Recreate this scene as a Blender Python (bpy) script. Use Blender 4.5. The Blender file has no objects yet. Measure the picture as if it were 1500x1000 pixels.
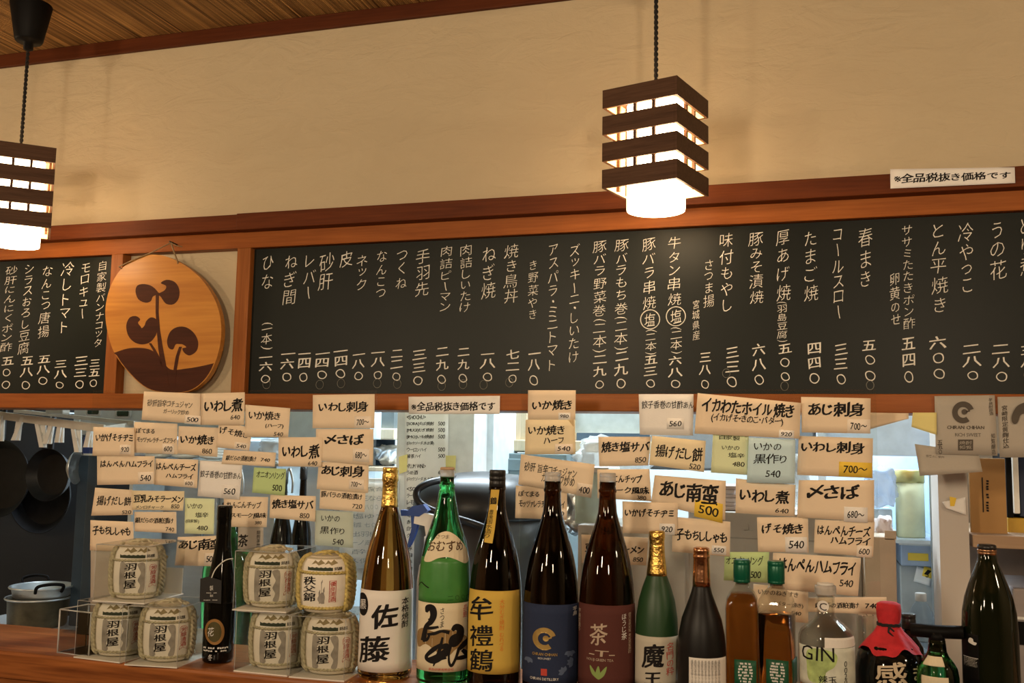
import bpy, bmesh, math, random
from math import sin, cos, pi, radians, sqrt, atan2, asin
from mathutils import Vector, Matrix, noise
rnd = random.Random(7)
SC = bpy.context.scene
COL = SC.collection

# ------------------------------------------------------------------ camera
F_PX, YAW, PITCH, ROLL, EYE = 1424.0, radians(16.98), radians(6.17), radians(0.98), 1.45
_f0 = Vector((-sin(YAW), cos(YAW), 0)); _r0 = Vector((cos(YAW), sin(YAW), 0)); _u0 = Vector((0, 0, 1))
FWD = _f0*cos(PITCH) + _u0*sin(PITCH); _u = -_f0*sin(PITCH) + _u0*cos(PITCH)
RIGHT = _r0*cos(ROLL) + _u*sin(ROLL); UP = -_r0*sin(ROLL) + _u*cos(ROLL)
CAM = Vector((0, 0, EYE))
cd = bpy.data.cameras.new('camera'); cd.sensor_width = 36; cd.lens = 36*F_PX/1500; cd.clip_start = .02
co = bpy.data.objects.new('camera', cd); COL.objects.link(co)
_m = Matrix((RIGHT, UP, -FWD)).transposed().to_4x4(); _m.translation = CAM; co.matrix_world = _m
SC.camera = co

def ray(px, py): return RIGHT*((px-750)/F_PX) - UP*((py-500)/F_PX) + FWD
def at(px, py, D):                     # point on the upright plane Y = D, parallel to the wall
    d = ray(px, py); return CAM + d*(D/d.y)
def atz(px, py, z):                    # point on the level plane Z = z
    d = ray(px, py); return CAM + d*((z-EYE)/d.z)
def proj(q):
    q = Vector(q)-CAM; w = q.dot(FWD)
    return 750+F_PX*q.dot(RIGHT)/w, 500-F_PX*q.dot(UP)/w, w

# ------------------------------------------------------------------ light and exposure
SC.view_settings.view_transform = 'Standard'; SC.view_settings.look = 'None'
SC.view_settings.gamma = 1; SC.view_settings.use_curve_mapping = False
SC.view_settings.exposure = 0.8
w = bpy.data.worlds.new('world'); SC.world = w; w.use_nodes = True
w.node_tree.nodes['Background'].inputs[0].default_value = (1, .72, .45, 1)
w.node_tree.nodes['Background'].inputs[1].default_value = .02
WARM = (1, .70, .42); ROOM = (1, .78, .53); COOL = (.80, .93, 1)
LAMP_E = 11.0
def light(kind, name, loc, power, color, size=.1, rot=(0, 0, 0), size_y=None):
    l = bpy.data.lights.new(name, kind); l.energy = power; l.color = color
    if kind == 'AREA':
        l.size = size
        if size_y: l.shape = 'RECTANGLE'; l.size_y = size_y
    else: l.shadow_soft_size = size
    o = bpy.data.objects.new(name, l); COL.objects.link(o); o.location = loc; o.rotation_euler = rot
    return o
# dining room pendants behind and beside the viewer, kitchen fluorescent tubes beyond the hatch
for x, y, p in ((-3.2, 1.45, 10), (1.35, 1.0, 9)):
    light('POINT', 'dining_room_light', (x, y, EYE+.47), p, ROOM, .06)
for x, y, p in ((-.9, -.3, 8.5), (.55, -.9, 8.5), (-2.2, -.9, 8)):
    light('AREA', 'dining_room_light', (x, y, EYE+.47), p, ROOM, .15, (pi/2, 0, 0), .28)
light('AREA', 'kitchen_tube_light', (-1.5, 2.85, EYE+.85), 55, COOL, 2.0, (0, 0, 0), .10)
light('AREA', 'kitchen_tube_light', (.75, 2.75, EYE+.55), 22, COOL, 1.0, (0, 0, 0), .10)

# ------------------------------------------------------------------ materials
MATS = {}
def nt_new(name):
    m = bpy.data.materials.new(name); m.use_nodes = True
    return m, m.node_tree, m.node_tree.nodes['Principled BSDF']
def mat(name, c, rough=.6, metal=0, var=.08, scale=30, bump=0, bscale=200, trans=0, ior=1.45, spec=.5, stretch=(1, 1, 1), coat=0, emit=None, alpha=1):
    if name in MATS: return MATS[name]
    m, t, b = nt_new(name); MATS[name] = m
    b.inputs['Roughness'].default_value = rough; b.inputs['Metallic'].default_value = metal
    b.inputs['Transmission Weight'].default_value = trans; b.inputs['IOR'].default_value = ior
    b.inputs['Specular IOR Level'].default_value = spec; b.inputs['Coat Weight'].default_value = coat
    b.inputs['Alpha'].default_value = alpha
    N = t.nodes.new; L = t.links.new
    tc = N('ShaderNodeTexCoord'); mp = N('ShaderNodeMapping'); mp.inputs['Scale'].default_value = stretch
    L(tc.outputs['Object'], mp.inputs[0])
    nz = N('ShaderNodeTexNoise'); nz.inputs['Scale'].default_value = scale; nz.inputs['Detail'].default_value = 4
    L(mp.outputs[0], nz.inputs['Vector'])
    r = N('ShaderNodeValToRGB'); r.color_ramp.elements[0].position = .3; r.color_ramp.elements[1].position = .7
    r.color_ramp.elements[0].color = (*[max(0, v*(1-var)) for v in c], 1); r.color_ramp.elements[1].color = (*[min(1, v*(1+var)) for v in c], 1)
    L(nz.outputs['Fac'], r.inputs[0]); L(r.outputs[0], b.inputs['Base Color'])
    if bump:
        n2 = N('ShaderNodeTexNoise'); n2.inputs['Scale'].default_value = bscale; n2.inputs['Detail'].default_value = 3
        L(mp.outputs[0], n2.inputs['Vector'])
        bp = N('ShaderNodeBump'); bp.inputs['Strength'].default_value = bump; bp.inputs['Distance'].default_value = .002
        L(n2.outputs['Fac'], bp.inputs['Height']); L(bp.outputs[0], b.inputs['Normal'])
    if emit:
        b.inputs['Emission Color'].default_value = (*emit[0], 1); b.inputs['Emission Strength'].default_value = emit[1]
    return m
def wood(name, c1, c2, axis='x', rough=.45, sc=1.0, coat=.15, spec=.15):
    if name in MATS: return MATS[name]
    m, t, b = nt_new(name); MATS[name] = m; N = t.nodes.new; L = t.links.new
    tc = N('ShaderNodeTexCoord'); mp = N('ShaderNodeMapping')
    s = {'x': (1.2, 22, 22), 'y': (22, 1.2, 22), 'z': (22, 22, 1.2)}[axis]; mp.inputs['Scale'].default_value = [v*sc for v in s]
    L(tc.outputs['Object'], mp.inputs[0])
    nz = N('ShaderNodeTexNoise'); nz.inputs['Scale'].default_value = 1.6; nz.inputs['Detail'].default_value = 6; nz.inputs['Distortion'].default_value = 1.2
    L(mp.outputs[0], nz.inputs['Vector'])
    n3 = N('ShaderNodeTexNoise'); n3.inputs['Scale'].default_value = 9; n3.inputs['Detail'].default_value = 3
    L(mp.outputs[0], n3.inputs['Vector'])
    mx = N('ShaderNodeMix'); mx.data_type = 'FLOAT'; mx.inputs[0].default_value = .35
    L(nz.outputs['Fac'], mx.inputs[2]); L(n3.outputs['Fac'], mx.inputs[3])
    r = N('ShaderNodeValToRGB'); r.color_ramp.elements[0].position = .33; r.color_ramp.elements[1].position = .66
    r.color_ramp.elements[0].color = (*c1, 1); r.color_ramp.elements[1].color = (*c2, 1)
    L(mx.outputs[0], r.inputs[0]); L(r.outputs[0], b.inputs['Base Color'])
    b.inputs['Roughness'].default_value = rough; b.inputs['Coat Weight'].default_value = coat; b.inputs['Coat Roughness'].default_value = .25; b.inputs['Specular IOR Level'].default_value = spec
    bp = N('ShaderNodeBump'); bp.inputs['Strength'].default_value = .15; bp.inputs['Distance'].default_value = .001
    L(mx.outputs[0], bp.inputs['Height']); L(bp.outputs[0], b.inputs['Normal'])
    return m
def clear(name, tint=(.97, .98, .97), gl=.9, rough=.03):    # thin clear plastic sheet: straight-through with a fresnel sheen
    if name in MATS: return MATS[name]
    m, t, b = nt_new(name); MATS[name] = m; N = t.nodes.new; L = t.links.new
    t.nodes.remove(b); out = t.nodes['Material Output']
    tr = N('ShaderNodeBsdfTransparent'); tr.inputs[0].default_value = (*tint, 1)
    g = N('ShaderNodeBsdfGlossy'); g.inputs['Roughness'].default_value = rough; g.inputs[0].default_value = (gl, gl, gl, 1)
    fr = N('ShaderNodeFresnel'); ge = N('ShaderNodeNewGeometry'); io = N('ShaderNodeMapRange'); io.inputs[3].default_value = 1.45; io.inputs[4].default_value = 1/1.45; L(ge.outputs['Backfacing'], io.inputs[0]); L(io.outputs[0], fr.inputs[0])
    mx = N('ShaderNodeMixShader'); L(fr.outputs[0], mx.inputs[0]); L(tr.outputs[0], mx.inputs[1]); L(g.outputs[0], mx.inputs[2])
    L(mx.outputs[0], out.inputs[0]); return m
def glass(name, c, rough=.02, ior=1.38):
    return mat(name, c, rough, 0, .02, 20, trans=1, ior=ior)
def paper(name, c): return mat(name, c, .85, 0, .05, 14, .12, 260, spec=.25)

# ------------------------------------------------------------------ mesh builder
class G:
    def __init__(s): s.V = []; s.F = []; s.mi = []; s.sm = []
    def add(s, vs, fs, mi=0, smooth=False):
        n = len(s.V); s.V += [Vector(v) for v in vs]
        for f in fs: s.F.append([i+n for i in f]); s.mi.append(mi); s.sm.append(smooth)
        return s
    def box(s, x0, x1, y0, y1, z0, z1, mi=0, bev=0):
        if bev:
            bm = bmesh.new(); bmesh.ops.create_cube(bm, size=1)
            for v in bm.verts: v.co = Vector((x0+(v.co.x+.5)*(x1-x0), y0+(v.co.y+.5)*(y1-y0), z0+(v.co.z+.5)*(z1-z0)))
            bmesh.ops.bevel(bm, geom=bm.edges[:], offset=bev, segments=2, affect='EDGES', profile=.5)
            bm.verts.ensure_lookup_table(); s.frombm(bm, mi); return s
        v = [(x, y, z) for z in (z0, z1) for y in (y0, y1) for x in (x0, x1)]
        return s.add(v, [(0, 2, 3, 1), (4, 5, 7, 6), (0, 1, 5, 4), (2, 6, 7, 3), (0, 4, 6, 2), (1, 3, 7, 5)], mi)
    def frombm(s, bm, mi=0, smooth=False):
        for i, v in enumerate(bm.verts): v.index = i
        s.add([v.co.copy() for v in bm.verts], [[v.index for v in f.verts] for f in bm.faces], mi, smooth); bm.free(); return s
    def lathe(s, prof, n=40, mi=0, c=(0, 0, 0), cap=True, smooth=True):
        vs = []; fs = []
        for r, z in prof:
            for k in range(n): a = 2*pi*k/n; vs.append((c[0]+r*cos(a), c[1]+r*sin(a), c[2]+z))
        for j in range(len(prof)-1):
            up = prof[j+1][1] >= prof[j][1]
            for k in range(n):
                a, b = j*n+k, j*n+(k+1) % n; q = (a, b, b+n, a+n)
                fs.append(q if prof[0][1] <= prof[-1][1] else q[::-1])
        s.add(vs, fs, mi, smooth)
        if cap:
            m = len(s.V)-len(vs); L = len(prof)-1; asc = prof[0][1] <= prof[-1][1]
            b = [m+k for k in range(n)]; t = [m+L*n+k for k in range(n)]
            for f in ((b[::-1], t) if asc else (b, t[::-1])): s.F.append(list(f)); s.mi.append(mi); s.sm.append(False)
        return s
    def tube(s, pts, r, n=8, mi=0, closed=False, rs=None):
        pts = [Vector(p) for p in pts]; vs = []; fs = []; N = len(pts); prev = None
        for i, p in enumerate(pts):
            a = pts[i-1] if (i or closed) else p; b = pts[(i+1) % N] if (i < N-1 or closed) else p
            t = (b-a).normalized()
            if prev is None: prev = t.orthogonal().normalized()
            u = (prev - t*prev.dot(t))
            u = u.normalized() if u.length > 1e-6 else t.orthogonal().normalized()
            prev = u; w_ = t.cross(u); rr = rs[i] if rs else r
            for k in range(n): q = 2*pi*k/n; vs.append(p + (u*cos(q)+w_*sin(q))*rr)
        for i in range(N if closed else N-1):
            for k in range(n): a, b = i*n+k, i*n+(k+1) % n; c, d = ((i+1) % N)*n+(k+1) % n, ((i+1) % N)*n+k; fs.append((a, b, c, d))
        if not closed: fs += [tuple(range(n))[::-1], tuple((N-1)*n+k for k in range(n))]
        return s.add(vs, fs, mi, True)
    def sheet(s, S, nu=6, nv=4, th=.0004, mi=0, u0=0, u1=1, v0=0, v1=1, off=0):
        # a thin curved sheet with two faces and edges; S(u, v, off) -> point, off grows towards the viewer
        vs = []; fs = []; W = nu+1
        for side in (0, 1):
            for j in range(nv+1):
                for i in range(nu+1): vs.append(S(u0+(u1-u0)*i/nu, v0+(v1-v0)*j/nv, off+th*(1-side)))
        K = W*(nv+1); I = lambda i, j: j*W+i
        for j in range(nv):
            for i in range(nu):
                q = (I(i, j), I(i, j+1), I(i+1, j+1), I(i+1, j)); fs.append(q); fs.append(tuple(a+K for a in q[::-1]))
        e = [I(i, 0) for i in range(nu)]+[I(nu, j) for j in range(nv)]+[I(i, nv) for i in range(nu, 0, -1)]+[I(0, j) for j in range(nv, 0, -1)]
        for k in range(len(e)): a, b = e[k], e[(k+1) % len(e)]; fs.append((a, b, b+K, a+K))
        return s.add(vs, fs, mi, True)
    def flat(s, vf, S, off=.0006, mi=0, box=(0, 0, 1, 1), cuts=0):
        # lay flat art (verts in the unit square, y down) onto a surface
        vs, fs = vf
        if cuts: vs, fs = slice_flat(vs, fs, cuts, cuts if cuts > 3 else 0)
        u0, v0, u1, v1 = box
        s.add([S(u0+(u1-u0)*v[0], v0+(v1-v0)*v[1], off+(v[2] if len(v) > 2 else 0)) for v in vs], fs, mi)
        return s
    def outline(s, pts2, S, off0, off1, mi=0, cuts=0):
        # a flat outline with real thickness on a surface; pts2 in (u, v)
        vf = poly_flat(pts2); n = len(pts2)
        s.flat(vf, S, off1, mi, cuts=cuts)
        vs = [S(u, v, off0) for u, v in pts2]+[S(u, v, off1) for u, v in pts2]
        s.add(vs, [(i, (i+1) % n, n+(i+1) % n, n+i) for i in range(n)], mi)
        return s
def poly_flat(pts):
    from mathutils.geometry import tessellate_polygon
    return list(pts), [list(t) for t in tessellate_polygon([[Vector((x, y, 0)) for x, y in pts]])]
def slice_flat(vs, fs, cuts, rows=0):
    bm = bmesh.new(); bv = [bm.verts.new((v[0], v[1], v[2]*100 if len(v) > 2 else 0)) for v in vs]
    for f in fs:
        try: bm.faces.new([bv[i] for i in f])
        except ValueError: pass
    lo = min(v[0] for v in vs); hi = max(v[0] for v in vs)
    for k in range(1, cuts):
        bmesh.ops.bisect_plane(bm, geom=bm.verts[:]+bm.edges[:]+bm.faces[:], plane_co=(lo+(hi-lo)*k/cuts, 0, 0), plane_no=(1, 0, 0))
    if rows:
        lo = min(v[1] for v in vs); hi = max(v[1] for v in vs)
        for k in range(1, rows):
            bmesh.ops.bisect_plane(bm, geom=bm.verts[:]+bm.edges[:]+bm.faces[:], plane_co=(0, lo+(hi-lo)*k/rows, 0), plane_no=(0, 1, 0))
    for i, v in enumerate(bm.verts): v.index = i
    r = ([(v.co.x, v.co.y, v.co.z/100) for v in bm.verts], [[v.index for v in f.verts] for f in bm.faces]); bm.free(); return r

WM = {}                                 # world matrices of things and parts, kept by name
def reg(o, m): WM[o.name] = m
def obj(name, g, mats, parent=None, local=False, label=None, cat=None, group=None, kind=None, bevel=0, origin=None):
    me = bpy.data.meshes.new(name)
    vs = g.V
    if parent is not None:
        M = WM[parent.name]
        if not local:
            Mi = M.inverted(); vs = [Mi @ v for v in vs]
    else:
        if local: M = Matrix()
        else:
            xs = [v.x for v in vs]; ys = [v.y for v in vs]; zs = [v.z for v in vs]
            o_ = Vector(origin) if origin else Vector(((min(xs)+max(xs))/2, (min(ys)+max(ys))/2, min(zs)))
            M = Matrix.Translation(o_); vs = [v-o_ for v in vs]
    me.from_pydata([tuple(v) for v in vs], [], g.F)
    for m in (mats if isinstance(mats, (list, tuple)) else [mats]): me.materials.append(m)
    me.polygons.foreach_set('material_index', g.mi); me.polygons.foreach_set('use_smooth', g.sm); me.update()
    o = bpy.data.objects.new(name, me); COL.objects.link(o)
    if parent is not None: o.parent = parent; reg(o, M)
    else: o.location = M.translation; reg(o, M)
    if bevel:
        b = o.modifiers.new('bevel', 'BEVEL'); b.width = bevel; b.segments = 2; b.limit_method = 'ANGLE'
    tag(o, label, cat, group, kind); return o
def tag(o, label=None, cat=None, group=None, kind=None):
    if label: o['label'] = label
    if cat: o['category'] = cat
    if group: o['group'] = group
    if kind: o['kind'] = kind
    return o
def thing(name, label, cat, loc, rz=0, group=None):
    o = bpy.data.objects.new(name, None); COL.objects.link(o); o.empty_display_size = .02
    o.location = loc; o.rotation_euler = (0, 0, rz)
    reg(o, Matrix.Translation(loc) @ Matrix.Rotation(rz, 4, 'Z')); return tag(o, label, cat, group)
def struct(name, g, m): return obj(name, g, m, kind='structure')
def dup(root, loc, rz, label, group=None):
    r = root.copy(); COL.objects.link(r); r.location = loc; r.rotation_euler = (0, 0, rz); r['label'] = label
    reg(r, Matrix.Translation(loc) @ Matrix.Rotation(rz, 4, 'Z'))
    if group: r['group'] = group
    for ch in list(root.children):
        c = ch.copy(); COL.objects.link(c); c.parent = r
        for gch in list(ch.children):
            d = gch.copy(); COL.objects.link(d); d.parent = c
    return r
def pbox(x0, y0, x1, y1, D, depth, g=None, mi=0, bev=0):     # a wall-parallel box whose front face spans the given photo extent at depth D
    a = at(x0, (y0+y1)/2, D); b = at(x1, (y0+y1)/2, D); t = at((x0+x1)/2, y0, D); u = at((x0+x1)/2, y1, D)
    g = g or G(); g.box(a.x, b.x, D, D+depth, u.z, t.z, mi, bev); return g

# ------------------------------------------------------------------ lettering
_tc = bpy.data.curves.new('lettering_curve', 'FONT'); _to = bpy.data.objects.new('lettering_curve', _tc); COL.objects.link(_to)
_tc.resolution_u = 2; GL = {}
OVAL = set('〇○0')
def glyph(ch, w=0):
    k = (ch, round(w, 3))
    if k not in GL:
        _tc.body = ch; _tc.offset = w; _tc.resolution_u = 5 if ch in OVAL else 2; bpy.context.view_layer.update()
        ev = _to.evaluated_get(bpy.context.evaluated_depsgraph_get()); me = ev.to_mesh()
        vs = [(v.co.x, v.co.y) for v in me.vertices]; fs = [list(p.vertices) for p in me.polygons]; ev.to_mesh_clear()
        if not vs: vs = [(0, 0)]; fs = []
        GL[k] = (vs, fs, min(v[0] for v in vs), max(v[0] for v in vs), min(v[1] for v in vs), max(v[1] for v in vs))
    return GL[k]
ROT = set('ー-()（）〜～・')
def lay(s, vert=False, w=0, jit=.05, gap=.1, slant=0, wob=.012, tilt=.13):
    """characters set in a row (or a column), each nudged, turned and wobbled like handwriting; y grows downwards"""
    V = []; Fs = []; pen = 0; w0 = w
    for ch in s:
        if ch in ' 　': pen += .35; continue
        w = w0*.4 if ch == '※' else w0
        vs, fs, x0, x1, y0, y1 = glyph(ch, min(w, 0))
        cx, cy = (x0+x1)/2, (y0+y1)/2; bw, bh = x1-x0, y1-y0
        a = rnd.uniform(-jit, jit)*1.2; k = 1+rnd.uniform(-jit, jit); dx, dy = rnd.uniform(-jit, jit)*.5, rnd.uniform(-jit, jit)*.5
        ph = rnd.uniform(0, 50); rot90 = vert and ch in ROT
        if ch == '〇': a = rnd.uniform(-.1, .45)
        out = []; lv = None
        if w > .004:                    # a broad brush: the stroke swept over a small spread
            n0 = len(vs); sh = ((0, 0), (w, w*.55), (-w, -w*.55), (w*.45, -w*.5), (-w*.45, w*.5)); vs = [(x+a_, y+b_) for a_, b_ in sh for x, y in vs]; lv = [k_*.00004 for k_ in range(5) for _ in range(n0)]
            fs = [[i+n0*k_ for i in f] for k_ in range(5) for f in fs]
        for i_, (x, y) in enumerate(vs):
            x -= cx; y -= cy
            x += slant*y
            if ch == '〇': x *= .66; y *= .84
            elif ord(ch) > 0x3040 and tilt: y += tilt*x
            if 0x3040 < ord(ch) < 0x3100: x *= .93; y *= .93
            x += wob*sin(9*y+ph+3*x); y += wob*sin(8*x+ph*1.7)
            if rot90: x, y = y, -x
            x, y = k*(x*cos(a)-y*sin(a))+dx, k*(x*sin(a)+y*cos(a))+dy
            out.append((x, y, lv[i_] if lv else 0))
        if rot90: bw, bh = bh, bw
        n = len(V)
        if vert:
            adv = max(bh, .28); V += [(x, pen+adv/2-y, l) for x, y, l in out]; pen += adv+gap
        else:
            base = cy-.36
            V += [(pen+bw/2+x, -(y+base), l) for x, y, l in out]; pen += bw+gap
        Fs += [[i+n for i in f] for f in fs]
    if vert:
        V = [(x+.5, y/max(pen-gap, .1), l) for x, y, l in V]
    else:
        x0 = min(v[0] for v in V); x1 = max(v[0] for v in V); y0 = min(v[1] for v in V); y1 = max(v[1] for v in V)
        V = [((x-x0)/max(x1-x0, .01), (y-y0)/max(y1-y0, .01), l) for x, y, l in V]
    return V, Fs
INK = mat('ink', (.012, .010, .010), .6, var=.1, spec=.2)

# ------------------------------------------------------------------ room shell
XL, XR, YB, YW, YK = -3.9, 2.3, -2.6, 2.06, 3.7           # left/right walls, wall behind the viewer, bar wall, kitchen back wall
ZC = at(400, 30, 2.048).z                                   # ceiling
ZT = at(400, 50, 2.048).z
z_up0 = at(750, 288.6, 2.0).z; z_up1 = at(750, 313.6, 2.0).z
z_st0 = at(750, 321, 2.03).z; z_st1 = at(750, 344, 2.03).z
z_lo0 = at(750, 576.5, 2.02).z; z_lo1 = at(750, 601.5, 2.02).z
ZCT = EYE-.441                                             # counter top
def plaster():
    m, t, b = nt_new('plaster'); N = t.nodes.new; L = t.links.new
    tc = N('ShaderNodeTexCoord'); mp = N('ShaderNodeMapping'); mp.inputs['Rotation'].default_value = (0, .5, 0); mp.inputs['Scale'].default_value = (1, 1, 2.6)
    L(tc.outputs['Object'], mp.inputs[0])
    a = N('ShaderNodeTexNoise'); a.inputs['Scale'].default_value = 7; a.inputs['Detail'].default_value = 8; a.inputs['Distortion'].default_value = 1.2; L(mp.outputs[0], a.inputs['Vector'])
    c = N('ShaderNodeTexNoise'); c.inputs['Scale'].default_value = 70; c.inputs['Detail'].default_value = 4; L(tc.outputs['Object'], c.inputs['Vector'])
    v = N('ShaderNodeTexVoronoi'); v.feature = 'DISTANCE_TO_EDGE'; v.inputs['Scale'].default_value = 3.5
    d = N('ShaderNodeTexNoise'); d.inputs['Scale'].default_value = 3; d.inputs['Detail'].default_value = 5; L(mp.outputs[0], d.inputs['Vector'])
    mv = N('ShaderNodeMix'); mv.data_type = 'VECTOR'; mv.inputs[0].default_value = .55; L(mp.outputs[0], mv.inputs[4]); L(d.outputs['Color'], mv.inputs[5]); L(mv.outputs[1], v.inputs['Vector'])
    mr = N('ShaderNodeMapRange'); mr.inputs[1].default_value = 0; mr.inputs[2].default_value = .02; L(v.outputs['Distance'], mr.inputs[0])
    ad = N('ShaderNodeMath'); ad.operation = 'MULTIPLY_ADD'; ad.inputs[1].default_value = .05; L(mr.outputs[0], ad.inputs[0]); L(a.outputs['Fac'], ad.inputs[2])
    a2 = N('ShaderNodeMath'); a2.operation = 'MULTIPLY_ADD'; a2.inputs[1].default_value = .18; L(c.outputs['Fac'], a2.inputs[0]); L(ad.outputs[0], a2.inputs[2])
    bp = N('ShaderNodeBump'); bp.inputs['Strength'].default_value = .7; bp.inputs['Distance'].default_value = .009; L(a2.outputs[0], bp.inputs['Height']); L(bp.outputs[0], b.inputs['Normal'])
    r = N('ShaderNodeValToRGB'); r.color_ramp.elements[0].color = (.555, .455, .30, 1); r.color_ramp.elements[1].color = (.61, .505, .34, 1); L(a.outputs['Fac'], r.inputs[0]); L(r.outputs[0], b.inputs['Base Color'])
    b.inputs['Roughness'].default_value = .9; b.inputs['Specular IOR Level'].default_value = .2; return m
PLASTER = plaster()
def reeds():
    m, t, b = nt_new('reed_ceiling'); N = t.nodes.new; L = t.links.new
    tc = N('ShaderNodeTexCoord'); sp = N('ShaderNodeSeparateXYZ'); L(tc.outputs['Object'], sp.inputs[0])
    fl = N('ShaderNodeMath'); fl.operation = 'MULTIPLY'; fl.inputs[1].default_value = 1/.0048; L(sp.outputs['X'], fl.inputs[0])
    fr = N('ShaderNodeMath'); fr.operation = 'PINGPONG'; fr.inputs[1].default_value = .5; L(fl.outputs[0], fr.inputs[0])
    fo = N('ShaderNodeMath'); fo.operation = 'FLOOR'; L(fl.outputs[0], fo.inputs[0])
    y = N('ShaderNodeMath'); y.operation = 'MULTIPLY'; y.inputs[1].default_value = 1.6; L(sp.outputs['Y'], y.inputs[0])
    cb = N('ShaderNodeCombineXYZ'); fm = N('ShaderNodeMath'); fm.operation = 'MULTIPLY'; fm.inputs[1].default_value = 5.37; L(fo.outputs[0], fm.inputs[0]); L(fm.outputs[0], cb.inputs[0]); L(y.outputs[0], cb.inputs[1])
    nz = N('ShaderNodeTexNoise'); nz.inputs['Scale'].default_value = .9; nz.inputs['Detail'].default_value = 3; L(cb.outputs[0], nz.inputs['Vector'])
    r = N('ShaderNodeValToRGB'); r.color_ramp.elements[0].position = .3; r.color_ramp.elements[1].position = .72
    r.color_ramp.elements[0].color = (.075, .026, .008, 1); r.color_ramp.elements[1].color = (.68, .38, .13, 1); L(nz.outputs['Fac'], r.inputs[0]); gp = N('ShaderNodeMapRange'); gp.inputs[1].default_value = .02; gp.inputs[2].default_value = .16; gp.inputs[3].default_value = .35; L(fr.outputs[0], gp.inputs[0])
    gm = N('ShaderNodeMix'); gm.data_type = 'RGBA'; gm.blend_type = 'MULTIPLY'; gm.inputs[0].default_value = 1; L(r.outputs[0], gm.inputs[6]); L(gp.outputs[0], gm.inputs[7]); L(gm.outputs[2], b.inputs['Base Color']); b.inputs['Specular IOR Level'].default_value = .2
    bp = N('ShaderNodeBump'); bp.inputs['Strength'].default_value = 1; bp.inputs['Distance'].default_value = .004; L(fr.outputs[0], bp.inputs['Height']); L(bp.outputs[0], b.inputs['Normal'])
    b.inputs['Roughness'].default_value = .5; return m
REED = reeds()
W_RAIL = wood('rail_wood', (.085, .018, .004), (.16, .038, .008), 'x', .55, 1, .03)
W_STRIP = wood('strip_wood', (.24, .065, .012), (.38, .115, .022), 'x', .5, 1, .05)
W_POST = wood('post_wood', (.22, .065, .013), (.36, .12, .026), 'z', .5, 1, .05)
W_TRIM = wood('ceiling_trim_wood', (.070, .016, .005), (.12, .03, .008), 'x', .55, 1, .03)
W_BAR = wood('counter_wood', (.14, .038, .010), (.46, .155, .042), 'x', .34, .8, .35, .3)
W_PALE = wood('pale_cabinet_wood', (.55, .44, .30), (.68, .56, .40), 'z', .5)
FLOORM = wood('floor_wood', (.10, .055, .03), (.2, .11, .06), 'x', .5, .5)
K_WALL = mat('kitchen_wall', (.62, .66, .68), .5, var=.04, scale=3)
K_DARK = mat('kitchen_dark_wall', (.012, .012, .013), .6, var=.2, scale=6)
STEEL = mat('steel', (.62, .68, .72), .38, .5, var=.06, scale=4, stretch=(1, 1, 12))
DSTEEL = mat('dark_steel', (.16, .20, .22), .35, .5, var=.1, scale=6)
struct('floor', G().box(XL, XR, YB, YK, -.05, 0), FLOORM)
struct('ceiling', G().box(XL, XR, YB, YW, ZC, ZC+.05), REED)
struct('wall_front', G().box(XL, XR, YW, YW+.10, z_lo1+.01, ZC), PLASTER)
struct('wall_left', G().box(XL-.05, XL, YB, YK, 0, ZC), PLASTER)
struct('wall_right', G().box(XR, XR+.05, YB, YK, 0, ZC), PLASTER)
struct('wall_back', G().box(XL, XR, YB-.05, YB, 0, ZC), PLASTER)
struct('wall_kitchen', G().box(XL, XR, YK, YK+.05, 0, ZC), K_WALL)
struct('trim_1', G().box(XL, XR, 2.048, YW, ZT, ZC, 0, .002), W_TRIM)
xj = at(346, 320, 2.0).x
struct('trim_2', G().box(XL, xj-.001, 2.004, YW, z_up1, z_up0, 0, .002), W_RAIL)
struct('trim_3', G().box(xj, XR, 2.0, YW, z_up1-.001, z_up0+.001, 0, .002), W_RAIL)
struct('trim_4', G().box(XL, XR, 2.03, YW, z_st1, z_up1, 0, .0015), W_STRIP)
struct('trim_5', G().box(XL, XR, 2.02, 2.16, z_lo1, z_lo0, 0, .002), W_STRIP)
xa0, xa1 = at(164.5, 475, 2.025).x-.0175, at(164.5, 475, 2.025).x+.0175
xb0, xb1 = at(351.3, 470, 2.025).x-.0185, at(351.3, 470, 2.025).x+.0185
struct('trim_6', G().box(xa0, xa1, 2.028, YW, z_lo0, z_st1, 0, .0015), W_POST)
struct('trim_7', G().box(xb0, xb1, 2.028, YW, z_lo0, z_st1, 0, .0015), W_POST)
struct('ceiling_kitchen', G().box(XL, XR, YW+.1, YK, ZC, ZC+.05), K_WALL)

# ------------------------------------------------------------------ bar counter
zf = ZCT-.055
g = G().box(XL, XR, 1.685, 1.93, zf, ZCT, 0, .006)
ctr = obj('bar_counter', g, W_BAR, label='reddish brown wooden bar counter the bottles and barrels stand on', cat='counter', origin=(0, 1.8, ZCT))
obj('front_panel', G().box(XL, XR, 1.70, 1.74, 0, zf), W_BAR, ctr)

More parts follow.
